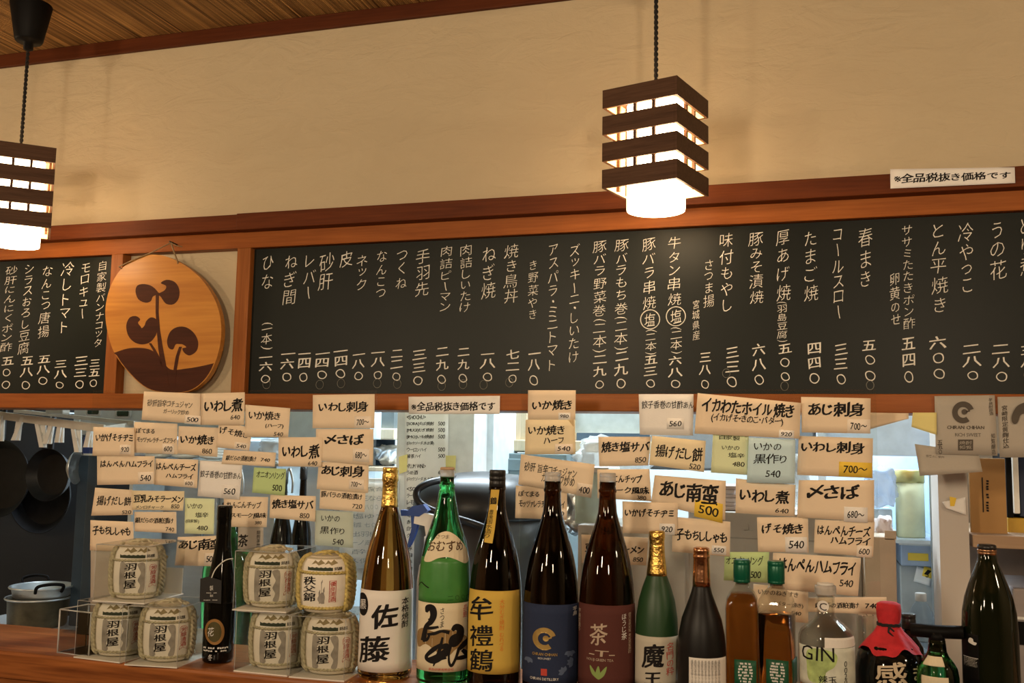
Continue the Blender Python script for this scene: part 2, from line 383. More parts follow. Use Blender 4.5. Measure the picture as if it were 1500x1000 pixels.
# ------------------------------------------------------------------ chalkboards
BOARD = mat('chalkboard', (.0095, .0118, .0095), .38, var=.3, scale=2.2, bump=.05, bscale=90, spec=.2)
CHALK = mat('chalk', (.80, .77, .70), .95, var=.12, scale=90, spec=.1)
FAINT = mat('faint_chalk', (.22, .22, .19), .95, var=.25, scale=60, spec=.1)
DB = 2.046
def board(x0, x1, label):
    return obj('chalkboard', G().box(x0, x1, DB, YW-.001, z_lo0+.001, z_st1-.001), BOARD, label=label, cat='chalkboard', origin=((x0+x1)/2, DB, z_lo0))
b_right = board(xb1, XR-.01, 'long dark green chalkboard right of the round plaque, full of dishes and prices')
b_left = board(XL+.01, xa0, 'shorter dark green chalkboard at far left behind the hanging lamp')
def wall_S(cx, y0, y1, em):
    cy = (y0+y1)/2; c = at(cx, cy, DB); zt = at(cx, y0, DB).z; zb = at(cx, y1, DB).z; h = em*(at(cx+10, cy, DB)-at(cx-10, cy, DB)).x/20
    return lambda u, v, off: Vector((c.x+(u-.5)*h, DB-off, zt+(zb-zt)*v))
def ring(g, cx, cy, rx, ry, D, th=.0011, mi=0):
    c = at(cx, cy, D); kx = (at(cx+10, cy, D)-at(cx-10, cy, D)).x/20; kz = (at(cx, cy-10, D)-at(cx, cy+10, D)).z/20
    return g.tube([(c.x+rx*kx*cos(a*pi/14), D-.0008, c.z+ry*kz*sin(a*pi/14)) for a in range(28)], th, 5, mi, True)
Z2 = (0, 340, 3.847); Z3 = (360, 330, 3.847); Z4 = (680, 330, 3.847); Z5 = (980, 310, 3.572); Z6 = (1220, 220, 2.7036)
# zoom frame, board, name, x, y0, y1, em, price, px, py0, py1, [extra columns]
CW = [
 (Z2, b_left, '砂肝にんにくポン酢', 50, 190, 672, 85, '五〇〇', 38, 705, 885), (Z2, b_left, 'シラスおろし豆腐', 150, 182, 682, 75, '五八〇', 150, 700, 888),
 (Z2, b_left, 'なんこつ唐揚', 258, 190, 590, 78, '五八〇', 245, 693, 862), (Z2, b_left, '冷しトマト', 372, 170, 568, 85, '三八〇', 340, 722, 886),
 (Z2, b_left, 'モロキュー', 475, 175, 490, 78, '三三〇', 455, 703, 886), (Z2, b_left, '自家製パンナコッタ', 566, 165, 648, 66, '三五〇', 532, 715, 876),
 (Z3, b_right, 'ひな', 125, 175, 358, 92, '一六〇', 112, 735, 890, ('(一本)', 120, 545, 702, 78)),
 (Z3, b_right, 'ねぎ間', 252, 165, 445, 98, '一六〇', 236, 715, 882), (Z3, b_right, 'レバー', 358, 165, 415, 90, '一四〇', 328, 712, 885),
 (Z3, b_right, '砂肝', 455, 160, 362, 100, '一四〇', 432, 712, 870), (Z3, b_right, '皮', 567, 150, 235, 95, '一四〇', 535, 700, 865),
 (Z3, b_right, 'ネック', 655, 165, 362, 88, '一八〇', 636, 720, 876), (Z3, b_right, 'なんこつ', 765, 143, 405, 80, '一八〇', 745, 710, 870),
 (Z3, b_right, 'つくね', 880, 145, 358, 85, '二二〇', 852, 702, 880), (Z3, b_right, '手羽先', 997, 133, 402, 100, '三三〇', 975, 705, 906),
 (Z3, b_right, '肉詰ピーマン', 1127, 118, 482, 90, '二九〇', 1107, 688, 898), (Z3, b_right, '肉詰しいたけ', 1240, 108, 490, 85, '二九〇', 1228, 692, 890),
 (Z4, b_right, 'ねぎ焼', 140, 120, 412, 100, '一八〇', 132, 715, 882), (Z4, b_right, '焼き鳥丼', 265, 108, 435, 92, '七二〇', 275, 700, 892),
 (Z4, b_right, 'き野菜やき', 388, 198, 530, 72, '一八〇', 395, 712, 906), (Z4, b_right, 'アスパラ・ミニトマト', 500, 108, 818, 82),
 (Z4, b_right, 'ズッキーニ・しいたけ', 622, 105, 772, 82), (Z4, b_right, '豚バラ野菜巻(二本)', 764, 88, 715, 92, '二九〇', 764, 735, 925),
 (Z4, b_right, '豚バラもち巻(二本)', 885, 80, 705, 92, '二九〇', 885, 715, 922), (Z4, b_right, '豚バラ串焼', 1042, 72, 472, 95, '五三〇', 1050, 735, 920, ('塩', 1048, 492, 568, 78), ('(二本)', 1052, 585, 730, 78)),
 (Z4, b_right, '牛タン串焼', 1185, 65, 448, 95, '六八〇', 1190, 735, 920, ('塩', 1193, 475, 550, 76), ('(二本)', 1195, 572, 722, 78)),
 (Z5, b_right, 'さつま揚', 208, 252, 498, 68, '三八〇', 190, 735, 932, ('宮城県産', 142, 462, 670, 46)),
 (Z5, b_right, '味付もやし', 303, 112, 522, 92, '三三〇', 330, 708, 922), (Z5, b_right, '豚みそ漬焼', 457, 110, 480, 88, '六八〇', 470, 690, 908),
 (Z5, b_right, '厚あげ焼', 597, 98, 466, 92, '五〇〇', 608, 695, 892, ('(羽島豆腐)', 592, 470, 682, 64)), (Z5, b_right, 'たまご焼', 742, 105, 468, 94, '四四〇', 760, 688, 900),
 (Z5, b_right, 'コールスロー', 885, 92, 560, 80, '三三〇', 900, 692, 908), (Z5, b_right, '春まき', 1028, 88, 398, 96, '五〇〇', 1050, 672, 890),
 (Z6, b_right, 'ササミたたきポン酢', 298, 298, 708, 58, '五四〇', 300, 742, 925, ('卵黄のせ', 247, 485, 692, 52)), (Z6, b_right, 'とん平焼き', 420, 290, 642, 82, '六〇〇', 418, 738, 910),
 (Z6, b_right, '冷やっこ', 530, 288, 565, 76, '二八〇', 552, 772, 914), (Z6, b_right, 'うの花', 652, 283, 512, 84, '二八〇', 665, 772, 920), (Z6, b_right, 'とり煮', 765, 270, 495, 70, '三八〇', 775, 775, 910)]
for row in CW:
    (ox, oy, sc), bd, s, x, y0, y1, em = row[:7]
    def put(s, x, y0, y1, em, w_, slant=.05, name='dish_writing', circle=None):
        g = G().flat(lay(s, True, w_, .055, .30 if name == 'price_writing' else .17, slant, .014), wall_S(ox+x/sc, oy+y0/sc, oy+y1/sc, em*.88/sc), .0006)
        if circle: ring(g, ox+x/sc, oy+(y0+y1)/2/sc, 14, 14, DB)
        obj(name, g, CHALK, bd)
    put(s, x, y0, y1, em, -.012)
    if len(row) > 7:
        put(row[7], row[8], row[9], row[10], em*.98 if em > 80 else em*1.12, .012, 0, 'price_writing')
    for e in row[11:]: put(e[0], e[1], e[2], e[3], e[4], -.008, name='circled_writing' if e[0] == '塩' else 'side_note_writing', circle=e[0] == '塩')
# half wiped traces left under the writing
for zf_, x, y in ((Z3, 118, 895), (Z3, 418, 897), (Z3, 538, 890), (Z3, 742, 890), (Z3, 855, 893), (Z3, 1105, 905), (Z3, 1225, 895), (Z4, 110, 898), (Z4, 255, 885), (Z5, 605, 912), (Z5, 1052, 908), (Z5, 300, 845), (Z6, 148, 930)):
    g = G(); ring(g, zf_[0]+x/zf_[2], zf_[1]+y/zf_[2], 5.5, 6.5, DB, .0006)
    obj('wiped_chalk_ring', g, FAINT, b_right)

# ------------------------------------------------------------------ pendant lamps
W_SHADE = wood('shade_wood', (.060, .028, .015), (.105, .052, .028), 'x', .55, 3, .05)
W_INNER = wood('shade_inner_wood', (.55, .38, .20), (.70, .52, .30), 'x', .6, 3, 0)
TUBE = mat('glowing_paper', (.9, .85, .75), .8, emit=((1, .72, .42), LAMP_E))
BLACK = mat('black_plastic', (.005, .0045, .0045), .5, spec=.12)
CORD = mat('black_cloth_cord', (.014, .012, .011), .8, bump=.4, bscale=900)
LW, LD = .153, 1.82
z_lamp = at(961, 140, LD).z
H = (.0359, .0161)
def pendant(label, X, rz):
    t = thing('pendant_lamp', label, 'lamp', (X, LD, z_lamp), rz, 'slatted wooden pendant lamps over the bar')
    h = LW/2; th = .006
    for k in range(4):
        z1 = -k*sum(H); z0 = z1-H[0]; g = G()
        for q in range(4):
            r = Matrix.Rotation(q*pi/2, 4, 'Z'); s = G().box(-h, h-th, -h, -h+th, z0, z1)
            g.add([r @ v for v in s.V], s.F, 0)
            s = G().box(-h+th, h-th, -h+th, -h+th+.0008, z0+.0005, z1-.0005); g.add([r @ v for v in s.V], s.F, 1)
        obj('slat_ring', g, [W_SHADE, W_INNER], t, True, bevel=.0006)
    zb = -4*H[0]-3*H[1]; g = G()
    for q in range(4):
        r = Matrix.Rotation(q*pi/2, 4, 'Z')
        for fx in (-.012, .026):
            s = G().box(fx-.003, fx+.003, -h+th+.001, -h+th+.007, zb+.004, -.003); g.add([r @ v for v in s.V], s.F)
    obj('upright_sticks', g, W_SHADE, t, True)
    obj('top_board', G().box(-h+th, h-th, -.015, .015, -.012, -.004).box(-.015, .015, -h+th, h-th, -.0125, -.0045), W_SHADE, t, True)
    obj('diffuser_tube', G().lathe([(.055, zb-.036), (.0555, zb-.032), (.0555, -.022), (.054, -.018)], 48), TUBE, t, True, label='glowing white paper tube')
    L_ = ZC-z_lamp
    g = G()
    for p in (0, pi): g.tube([(.0022*cos(a*.9+p), .0022*sin(a*.9+p), -.004+(L_-.09)*a/90) for a in range(91)], .0024, 6)
    obj('cord', g, CORD, t, True)
    obj('canopy', G().lathe([(.006, L_-.115), (.011, L_-.112), (.011, L_-.096), (.029, L_-.094), (.032, L_-.089), (.0475, L_-.004), (.0475, L_)], 36), BLACK, t, True)
    return t
lampC = pendant('square slatted wooden pendant lamp hanging in front of the long chalkboard', at(961, 140, LD).x, radians(-16))
dup(lampC, (at(31, 212, LD).x, LD, z_lamp), radians(43), 'slatted wooden pendant lamp cut by the left edge of the photo')

# ------------------------------------------------------------------ round plaque between the boards
Zp = (0, 340, 3.847); DP = 2.012
def zp(p): return at(Zp[0]+p[0]/Zp[2], Zp[1]+p[1]/Zp[2], DP)
def spline(pts, n=6, closed=True):
    out = []; N = len(pts)
    for i in range(N if closed else N-1):
        p0, p1, p2, p3 = (Vector(pts[j % N] if closed else pts[max(0, min(N-1, j))]) for j in (i-1, i, i+1, i+2))
        for k in range(n):
            t = k/n; out.append(.5*((2*p1)+(p2-p0)*t+(2*p0-5*p1+4*p2-p3)*t*t+(3*p1-p0-3*p2+p3)*t**3))
    if not closed: out.append(Vector(pts[-1]))
    return [tuple(v) for v in out]
PLQ = wood('plaque_wood', (.42, .16, .030), (.62, .28, .055), 'x', .4, .6, .3)
BURN = wood('burnt_wood', (.040, .010, .004), (.075, .02, .008), 'x', .6, 1, 0)
egg = spline([(850, 126), (760, 155), (685, 205), (625, 300), (595, 420), (602, 540), (640, 670), (720, 785), (830, 880), (960, 905), (1085, 888), (1180, 800), (1235, 660), (1246, 520), (1215, 390), (1140, 270), (1040, 185), (940, 138)], 5)
pq = thing('wooden_plaque', 'oval varnished wooden plaque with three burnt leaves hanging between the chalkboards', 'plaque', zp((960, 890)))
Spl = lambda u, v, off: zp((u, v)) - Vector((0, off, 0))
obj('board', G().outline(egg, Spl, -.016, 0), PLQ, pq)
def inlay(name, pts, off=.0004): obj(name, G().outline(pts, Spl, 0, off), BURN, pq)
def ground():
    top = spline([(642, 680), (720, 655), (800, 652), (860, 668), (910, 715), (960, 772), (1050, 768), (1130, 755), (1205, 738)], 5, False)
    i0 = next(i for i, p in enumerate(egg) if p[1] > 690); i1 = max(i for i, p in enumerate(egg) if p[1] > 748)
    return top + [(950+(x-950)*.98, 600+(y-600)*.99) for x, y in egg[i0:i1+1][::-1]]
inlay('burnt_ground', ground())
inlay('burnt_leaf', spline([(893, 345), (860, 306), (815, 292), (775, 300), (764, 335), (780, 378), (820, 397), (850, 388), (862, 362)], 3))
inlay('burnt_leaf', spline([(884, 350), (905, 340), (930, 325), (936, 302), (906, 286), (940, 268), (985, 280), (1010, 320), (1008, 370), (980, 405), (940, 405), (918, 382), (905, 362)], 3))
inlay('burnt_leaf', spline([(792, 530), (778, 510), (790, 490), (765, 472), (730, 482), (712, 525), (722, 580), (755, 618), (800, 632), (845, 620), (878, 580), (890, 530), (880, 490), (850, 480), (825, 500), (815, 525), (800, 540)], 4))
inlay('burnt_leaf', spline([(1012, 630), (990, 632), (975, 660), (950, 650), (942, 610), (960, 560), (1000, 534), (1050, 536), (1095, 570), (1117, 620), (1108, 668), (1070, 694), (1040, 680), (1028, 655), (1050, 648), (1030, 632)], 4))
def stem(a):
    L_ = [(x-w_, y) for x, y, w_ in a]; R_ = [(x+w_, y) for x, y, w_ in a[::-1]]; inlay('burnt_stem', L_+R_, .0007)
stem([(887, 340, 9), (886, 450, 8), (893, 550, 9), (905, 650, 13), (920, 740, 15), (938, 870, 16)])
stem([(846, 625, 7), (868, 660, 8), (895, 710, 8), (912, 760, 8)])
stem([(1018, 645, 8), (1000, 700, 9), (988, 770, 9), (980, 860, 9)])
ROPE = mat('natural_cord', (.30, .20, .10), .9, var=.25, scale=200, bump=.5, bscale=700)
nail = zp((972, 62)); g = G()
g.tube([zp((690, 205))+Vector((0, -.002, 0)), zp((675, 196))+Vector((0, -.004, 0)), zp((760, 155))+Vector((0, -.003, 0)), zp((850, 118))+Vector((0, -.002, 0)), nail+Vector((0, -.006, 0))], .0016, 6)
g.tube([nail+Vector((0, -.006, 0)), zp((985, 110))+Vector((0, -.004, 0)), zp((1005, 165))+Vector((0, -.003, 0)), zp((1000, 185))+Vector((0, .004, 0))], .0020, 6)
g.tube([nail+Vector((-.004, -.008, .002)), zp((1000, 78))+Vector((0, -.004, 0)), zp((1030, 82))+Vector((0, -.003, 0))], .0013, 6)
obj('hanging_cord', g, ROPE, pq)
obj('nail', G().tube([nail+Vector((0, .02, 0)), nail+Vector((0, -.012, .002))], .0018, 8), mat('iron', (.05, .045, .04), .5, .9), pq)

# ------------------------------------------------------------------ clear panels and the menu cards taped to them
ACR = clear('clear_acrylic', gl=.8)
DA = 1.905
def panel(x0, x1, ytop, label):
    a = at(x0, 700, DA).x; b = at(x1, 700, DA).x; zt = at((x0+x1)/2, ytop, DA).z
    return obj('acrylic_screen', G().box(a, b, DA, DA+.003, ZCT, zt), ACR, label=label, cat='screen')
panel(128, 548, 572, 'upright clear acrylic panel on the counter behind the sake barrels')
panel(762, 1286, 571, 'upright clear acrylic panel on the counter behind the tall bottles')
CARDC = {'k': paper('kraft_card', (.88, .72, .53)), 'w': paper('white_card', (.90, .88, .85)), 'g': paper('green_card', (.55, .72, .34)), 'lg': paper('pale_green_card', (.80, .88, .56)),
         'bl': paper('pale_blue_card', (.60, .80, .88)), 'gg': paper('grey_green_card', (.55, .62, .54)), 'y': paper('yellow_tag', (.90, .62, .08)), 't': paper('price_tag_paper', (.92, .82, .70)),
         'ly': paper('cream_card', (.90, .77, .52)), 'gr': paper('grey_beige_paper', (.46, .42, .36)), 'yy': paper('yellow_paper', (.80, .72, .30))}
placed = []
ZF = {'a': (120, 560, 3.846), 'b': (340, 560, 3.845), 'c': (560, 560, 3.845), 'd': (740, 560, 3.335), 'e': (920, 560, 3.335), 'f': (1090, 560, 2.939), 'g': (1280, 560, 4.168), 'h': (980, 760, 4.167), 'i': (1150, 780, 4.544), 'j': (1220, 220, 2.7036), 'p': (0, 0, 1)}
def card(z, quad, col, label, texts, tagb=None, D=DA, bow=.0025, name='menu_card', cat='menu card', group=None, fold=None, inkm=None):
    ox, oy, sc = ZF[z]; P = [(ox+x/sc, oy+y/sc) for x, y in quad]
    bb = (min(p[0] for p in P), min(p[1] for p in P), max(p[0] for p in P), max(p[1] for p in P))
    lay_ = 1+max([l for (b, l, d) in placed if d == D and b[0] < bb[2] and b[2] > bb[0] and b[1] < bb[3] and b[3] > bb[1]], default=0)
    placed.append((bb, lay_, D)); d0 = D-.0004-.0013*lay_
    C = [at(p[0], p[1], d0) for p in P]; ph = rnd.uniform(-1, 1)
    def S(u, v, off):
        p = (C[0]*(1-u)+C[1]*u)*(1-v)+(C[3]*(1-u)+C[2]*u)*v
        return p - Vector((0, off + bow*(v*v*.6+.25*ph*(u-.5)*v), 0))
    def inv(x, y):
        x, y = ox+x/sc, oy+y/sc; u = v = .5
        for _ in range(8):
            f = lambda u, v: ((P[0][0]*(1-u)+P[1][0]*u)*(1-v)+(P[3][0]*(1-u)+P[2][0]*u)*v, (P[0][1]*(1-u)+P[1][1]*u)*(1-v)+(P[3][1]*(1-u)+P[2][1]*u)*v)
            q = f(u, v); qu = f(u+1e-3, v); qv = f(u, v+1e-3)
            a, b, c, d = (qu[0]-q[0])*1e3, (qv[0]-q[0])*1e3, (qu[1]-q[1])*1e3, (qv[1]-q[1])*1e3
            det = a*d-b*c; ex, ey = x-q[0], y-q[1]; u += (d*ex-b*ey)/det; v += (-c*ex+a*ey)/det
        return u, v
    cw = (abs(P[1][0]-P[0][0])+abs(P[2][0]-P[3][0]))/2; chh = (abs(P[3][1]-P[0][1])+abs(P[2][1]-P[1][1]))/2
    slope = abs((P[1][1]-P[0][1])/max(cw, 1))
    def tbox(b):
        x0, y0, x1, y1 = b[:4]; u, v = inv((x0+x1)/2, (y0+y1)/2); wu = (x1-x0)/sc/cw; hh = (y1-y0)/sc; hv = max(hh-slope*(x1-x0)/sc*.7, hh*(.9 if (x1-x0)/sc < 24 else .5))/chh
        return (u-wu/2, v-hv/2, u+wu/2, v+hv/2)
    root = thing(name, label, cat, tuple((C[2]+C[3])/2), 0, group)
    obj('card', G().sheet(S, 8, 5, .00025), CARDC[col], root)
    for t in texts:
        s, b, w_ = t[0], t[1], t[2] if len(t) > 2 else .03
        vert = len(t) > 3 and t[3]
        g = G().flat(lay(s, vert, w_, .05, .05 if not vert else .08, .08 if s[0].isdigit() else .02, .02 if w_ > .02 else .012), S, .0006, 0, tbox(b))
        obj('price_lettering' if s[0].isdigit() else 'brush_lettering' if w_ > .02 else 'pen_lettering', g, inkm or INK, root)
    if tagb:
        b = tbox(tagb); s = tagb[4]; tc = tagb[5] if len(tagb) > 5 else 't'
        tg = obj('price_tag', G().sheet(S, 3, 2, .0002, 0, b[0], b[2], b[1], b[3], .0005), CARDC[tc], root, label='yellow price tag' if tc == 'y' else None)
        m = (.14, .24); g = G().flat(lay(s, False, .012, .05, .06, .1, .012), S, .0010, 0, (b[0]+(b[2]-b[0])*m[0], b[1]+(b[3]-b[1])*m[1], b[2]-(b[2]-b[0])*m[0], b[3]-(b[3]-b[1])*m[1]))
        obj('price_lettering', g, INK, tg)
    if fold:
        u0, v0, u1, v1 = fold
        obj('folded_corner', G().add([S(u0, v0, .001), S(u1, v0, .012), S(u1, v1, .009)], [(0, 1, 2), (2, 1, 0)]), CARDC[col], root)
    return root
B, M_, T_ = .036, .025, .009
def q(x0, y0, x1, y1): return [(x0, y0), (x1, y0), (x1, y1), (x0, y1)]
# left panel, bottom layer first
card('p', [(133, 806), (198, 806), (198, 896), (133, 896)], 'gr', 'plain beige sheet behind the top left sake barrel', [], name='paper_sheet', cat='paper')
card('a', [(48, 775), (290, 785), (295, 955), (48, 945)], 'k', 'kraft card reading 子もちししゃも roe smelt above the single top barrel', [('子もちししゃも', (60, 806, 275, 868), B)])
card('a', [(540, 870), (792, 862), (788, 1035), (525, 1030)], 'k', 'kraft card reading あじ南蛮 aji nanban left of the slim black bottle', [('あじ南蛮', (545, 878, 790, 950), B)], (692, 960, 775, 1028, '500'))
card('p', [(349, 768), (386, 772), (386, 804), (349, 804)], 'gr', 'grey paper with 茶 beside the slim black bottle', [('茶', (349, 782, 364, 801), M_), ('焙煎茶葉', (376, 776, 382, 802), T_, True)], name='paper_label', cat='paper')
card('a', [(800, 640), (1050, 645), (1042, 815), (800, 812)], 'k', 'kraft card reading スモーク風味 smoked chips right of the slim black bottle neck', [('れんこんチップ', (815, 668, 1011, 712), M_), ('スモーク風味', (838, 730, 1041, 768), M_), ('380', (977, 780, 1015, 800), T_)])
card('b', [(468, 718), (683, 730), (683, 932), (468, 915)], 'gg', 'grey green note いかの黒作り black squid 540 above the right hand barrels', [('いかの', (503, 745, 608, 785), T_), ('黒作り', (495, 810, 635, 858), T_), ('540', (568, 880, 630, 915), T_)])
card('b', [(497, 580), (752, 605), (748, 730), (493, 710)], 'k', 'kraft card 豚バラの酒粕漬け pork belly 720 left of the gold foil bottle', [('豚バラの酒粕漬け', (503, 610, 735, 665), M_), ('720', (680, 682, 735, 712), T_)])
card('b', [(487, 445), (770, 455), (768, 622), (478, 600)], 'k', 'kraft card あじ刺身 aji sashimi third down the stack by the gold foil bottle', [('あじ刺身', (503, 462, 748, 536), B)], (662, 545, 745, 602, '700〜'))
card('b', [(472, 262), (797, 262), (795, 468), (475, 440)], 'k', 'kraft card 〆さば 680 below いわし刺身 iwashi sashimi on the left panel', [('〆さば', (520, 288, 745, 352), B)], (683, 374, 775, 445, '680〜'))
card('b', [(455, 70), (803, 65), (803, 258), (455, 258)], 'k', 'kraft card いわし刺身 iwashi sashimi at the top right corner of the left panel', [('いわし刺身', (487, 105, 770, 172), B)], (692, 190, 787, 258, '700〜'))
card('b', [(262, 308), (510, 308), (505, 475), (262, 472)], 'k', 'kraft card いわし煮 stewed iwashi 640 left of the 〆さば card', [('いわし煮', (283, 345, 495, 432), B), ('640', (430, 442, 482, 468), T_)])
card('b', [(215, 632), (472, 640), (470, 783), (213, 762)], 'k', 'kraft card 焼き塩サバ salt saba 850 above the barrels on the left panel', [('焼き塩サバ', (225, 655, 460, 722), B), ('850', (383, 735, 438, 765), T_)])
card('b', [(123, 478), (305, 487), (298, 637), (115, 620)], 'g', 'bright green note オニオンリング onion ring 500 on the left panel', [('オニオンリング', (138, 497, 298, 545), .009), ('500', (228, 575, 283, 612), T_)])
card('a', [(580, 650), (748, 655), (745, 855), (580, 850)], 'lg', 'pale green note いかの塩辛 squid shiokara 480 beside the slim black bottle', [('いかの', (595, 680, 680, 712), T_), ('塩辛', (640, 730, 715, 762), T_), ('(自家製)', (585, 768, 662, 795), T_), ('480', (650, 805, 712, 833), T_)])
card('a', [(295, 728), (532, 728), (535, 850), (298, 838)], 'k', 'small kraft card 銀だらの酒粕漬け gindara 740 above the top left barrel', [('銀だらの酒粕漬け', (300, 760, 518, 795), M_), ('740', (475, 815, 522, 838), T_)])
card('a', [(75, 592), (285, 605), (290, 745), (55, 750)], 'k', 'kraft card 揚げだし餅 agedashi mochi 520 at the left edge of the panel', [('揚げだし餅', (85, 635, 280, 700), M_), ('520', (230, 718, 280, 742), T_)])
card('a', [(280, 608), (578, 612), (572, 722), (285, 718)], 'ly', 'kraft strip 豆乳みそラーメン miso ramen 850 right of 揚げだし餅', [('豆乳みそラーメン', (292, 630, 572, 680), B), ('メンロチャーク', (305, 692, 465, 712), T_), ('850', (505, 685, 552, 710), T_)])
card('a', [(665, 440), (905, 452), (890, 660), (653, 640)], 'w', 'white card 餃子香巻の甘酢あん gyoza roll 560 on the left panel', [('餃子香巻の甘酢あん', (668, 495, 898, 548), .009)], (790, 577, 880, 648, '560', 'w'))
card('a', [(415, 428), (655, 435), (652, 595), (410, 575)], 'k', 'kraft card はんぺんチーズハムフライ hanpen cheese 600 in the middle of the left panel', [('はんぺんチーズ', (420, 450, 645, 500), B), ('ハムフライ', (475, 510, 630, 542), B)], (577, 548, 635, 588, '600'))
card('a', [(85, 412), (410, 415), (412, 572), (88, 577)], 'k', 'wide kraft card はんぺんハムフライ hanpen ham 540 at left of the left panel', [('はんぺんハムフライ', (105, 437, 402, 480), B)], (320, 503, 405, 573, '540'))
card('a', [(800, 378), (1094, 395), (1088, 475), (788, 458)], 'k', 'narrow kraft strip 銀だらの酒粕漬け gindara 740 under げそ焼き', [('銀だらの酒粕漬け', (812, 408, 985, 447), M_), ('740', (1010, 425, 1062, 448), M_)])
card('a', [(545, 245), (770, 255), (765, 420), (540, 400)], 'k', 'kraft card いか焼き ikayaki 860 on the left panel', [('いか焼き', (555, 287, 748, 355), B), ('860', (680, 372, 735, 402), T_)])
card('a', [(775, 208), (960, 260), (945, 385), (758, 365)], 'k', 'tilted kraft card げそ焼き gesoyaki 540 on the left panel', [('げそ焼き', (778, 245, 940, 318), M_)], (862, 335, 938, 383, '540'))
card('a', [(295, 222), (538, 232), (540, 405), (290, 395)], 'k', 'kraft card モッツァレラチーズフライ mozzarella 600 on the left panel', [('ぽてまる', (305, 255, 412, 290), M_), ('モッツァレラチーズフライ', (312, 305, 532, 345), M_)], (457, 345, 522, 403, '600'))
card('a', [(65, 250), (295, 255), (298, 415), (62, 412)], 'k', 'kraft card いかげそチヂミ squid chijimi 920 at the top left edge of the panel', [('いかげそチヂミ', (78, 283, 290, 335), B)], (217, 350, 277, 405, '920'))
card('b', [(75, 125), (328, 145), (318, 308), (72, 305)], 'k', 'kraft card いか焼き half portion 540 right of いわし煮 stewed iwashi', [('いか焼き', (95, 155, 272, 220), M_), ('(ハーフ)', (190, 230, 292, 265), M_), ('540', (237, 278, 290, 305), T_)])
card('a', [(670, 62), (918, 55), (916, 240), (666, 240)], 'k', 'kraft card いわし煮 stewed iwashi 640 under the round wooden plaque', [('いわし煮', (690, 88, 910, 172), B), ('640', (840, 182, 893, 210), T_)])
card('a', [(350, 50), (668, 62), (665, 235), (338, 210)], 'k', 'wide kraft card 砂肝旨辛コチュジャン sunagimo 500 under the plaque', [('砂肝旨辛コチュジャン', (370, 95, 625, 145), .005), ('ガーリック炒め', (462, 150, 605, 183), .005)], (583, 185, 672, 235, '500'))
# signs on the rails
card('c', [(148, 80), (663, 75), (662, 178), (150, 178)], 'w', 'white strip 全品税抜き価格です price notice taped on the lower rail between the panels', [('※全品税抜き価格です', (165, 105, 638, 165), M_)], D=2.0185, bow=.001, name='notice_strip', cat='notice')
card('j', [(227, 75), (720, 67), (722, 130), (228, 152)], 'w', 'white strip 全品税抜き価格です price notice on the upper rail at top right', [('※全品税抜き価格です', (243, 84, 705, 128), M_)], D=1.9985, bow=.001, name='notice_strip', cat='notice')
# right panel
card('h', [(515, 395), (850, 430), (850, 635), (515, 600)], 'k', 'kraft card いかのねぎすき squid negi half hidden behind the green capped bottles', [('いかのねぎすき', (545, 425, 790, 478), .005), ('(バター焼き)', (640, 500, 820, 545), .005), ('540', (745, 562, 808, 588), T_)])
card('i', [(155, 430), (675, 428), (680, 545), (150, 525)], 'k', 'kraft strip 酒粕漬け sakekasu 740 behind the clear gin bottle neck', [('銀だらの酒粕漬け', (200, 460, 495, 505), M_), ('740', (535, 470, 625, 503), M_)])
card('f', [(125, 732), (503, 755), (490, 920), (118, 885)], 'k', 'wide kraft card はんぺんハムフライ hanpen ham 540 lowest above the gin bottle', [('はんぺんハムフライ', (150, 755, 480, 832), B), ('540', (412, 848, 470, 880), T_)])
card('e', [(472, 828), (690, 828), (683, 978), (468, 965)], 'g', 'green note オニオンリング onion ring behind the two green bottle caps', [('オニオンリング', (480, 845, 660, 892), .009), ('500', (600, 922, 650, 955), T_)])
card('f', [(55, 580), (275, 580), (278, 732), (60, 728)], 'k', 'kraft card げそ焼き gesoyaki 540 above the green capped bottles', [('げそ焼き', (75, 605, 255, 655), B)], (178, 665, 272, 730, '540', 'w'))
card('f', [(305, 590), (562, 600), (555, 750), (300, 732)], 'k', 'kraft card はんぺんチーズハムフライ hanpen cheese at lower right of the right panel', [('はんぺんチーズ', (315, 612, 545, 668), B), ('ハムフライ', (372, 662, 545, 702), B)], (485, 702, 550, 752, '600'))
card('d', [(372, 742), (700, 758), (690, 893), (375, 880)], 'k', 'kraft card 豆乳みそラーメン miso ramen behind the brown bottle with dusky red label', [('豆乳みそラーメン', (390, 785, 680, 840), B), ('850', (625, 852, 675, 877), T_)])
card('e', [(218, 655), (500, 680), (497, 850), (215, 825)], 'k', 'kraft card 子もちししゃも roe smelt 550 above the copper foil bottle', [('子もちししゃも', (230, 712, 485, 790), B)], (410, 795, 480, 842, '550', 'w'))
card('e', [(130, 452), (478, 480), (475, 672), (112, 590)], 'k', 'kraft card あじ南蛮 aji nanban with a yellow 500 tag', [('あじ南蛮', (155, 480, 445, 592), B)], (328, 582, 462, 670, '500', 'y'))
card('d', [(572, 580), (845, 590), (840, 742), (575, 735)], 'k', 'kraft card いかげそチヂミ squid chijimi 920 above the gold foil green bottle', [('いかげそチヂミ', (585, 613, 825, 662), B)], (755, 688, 830, 745, '920', 'w'))
card('d', [(450, 425), (705, 422), (715, 580), (452, 565)], 'k', 'kraft card スモーク風味 smoked chips 380 behind the white capped brown bottle', [('れんこんチップ', (462, 450, 672, 492), B), ('スモーク風味', (470, 505, 705, 545), B), ('380', (645, 553, 690, 573), T_)])
card('e', [(527, 468), (818, 500), (815, 655), (525, 637)], 'k', 'kraft card いわし煮 stewed iwashi 640 under the pale blue note', [('いわし煮', (545, 510, 790, 600), B), ('640', (720, 614, 785, 640), T_)])
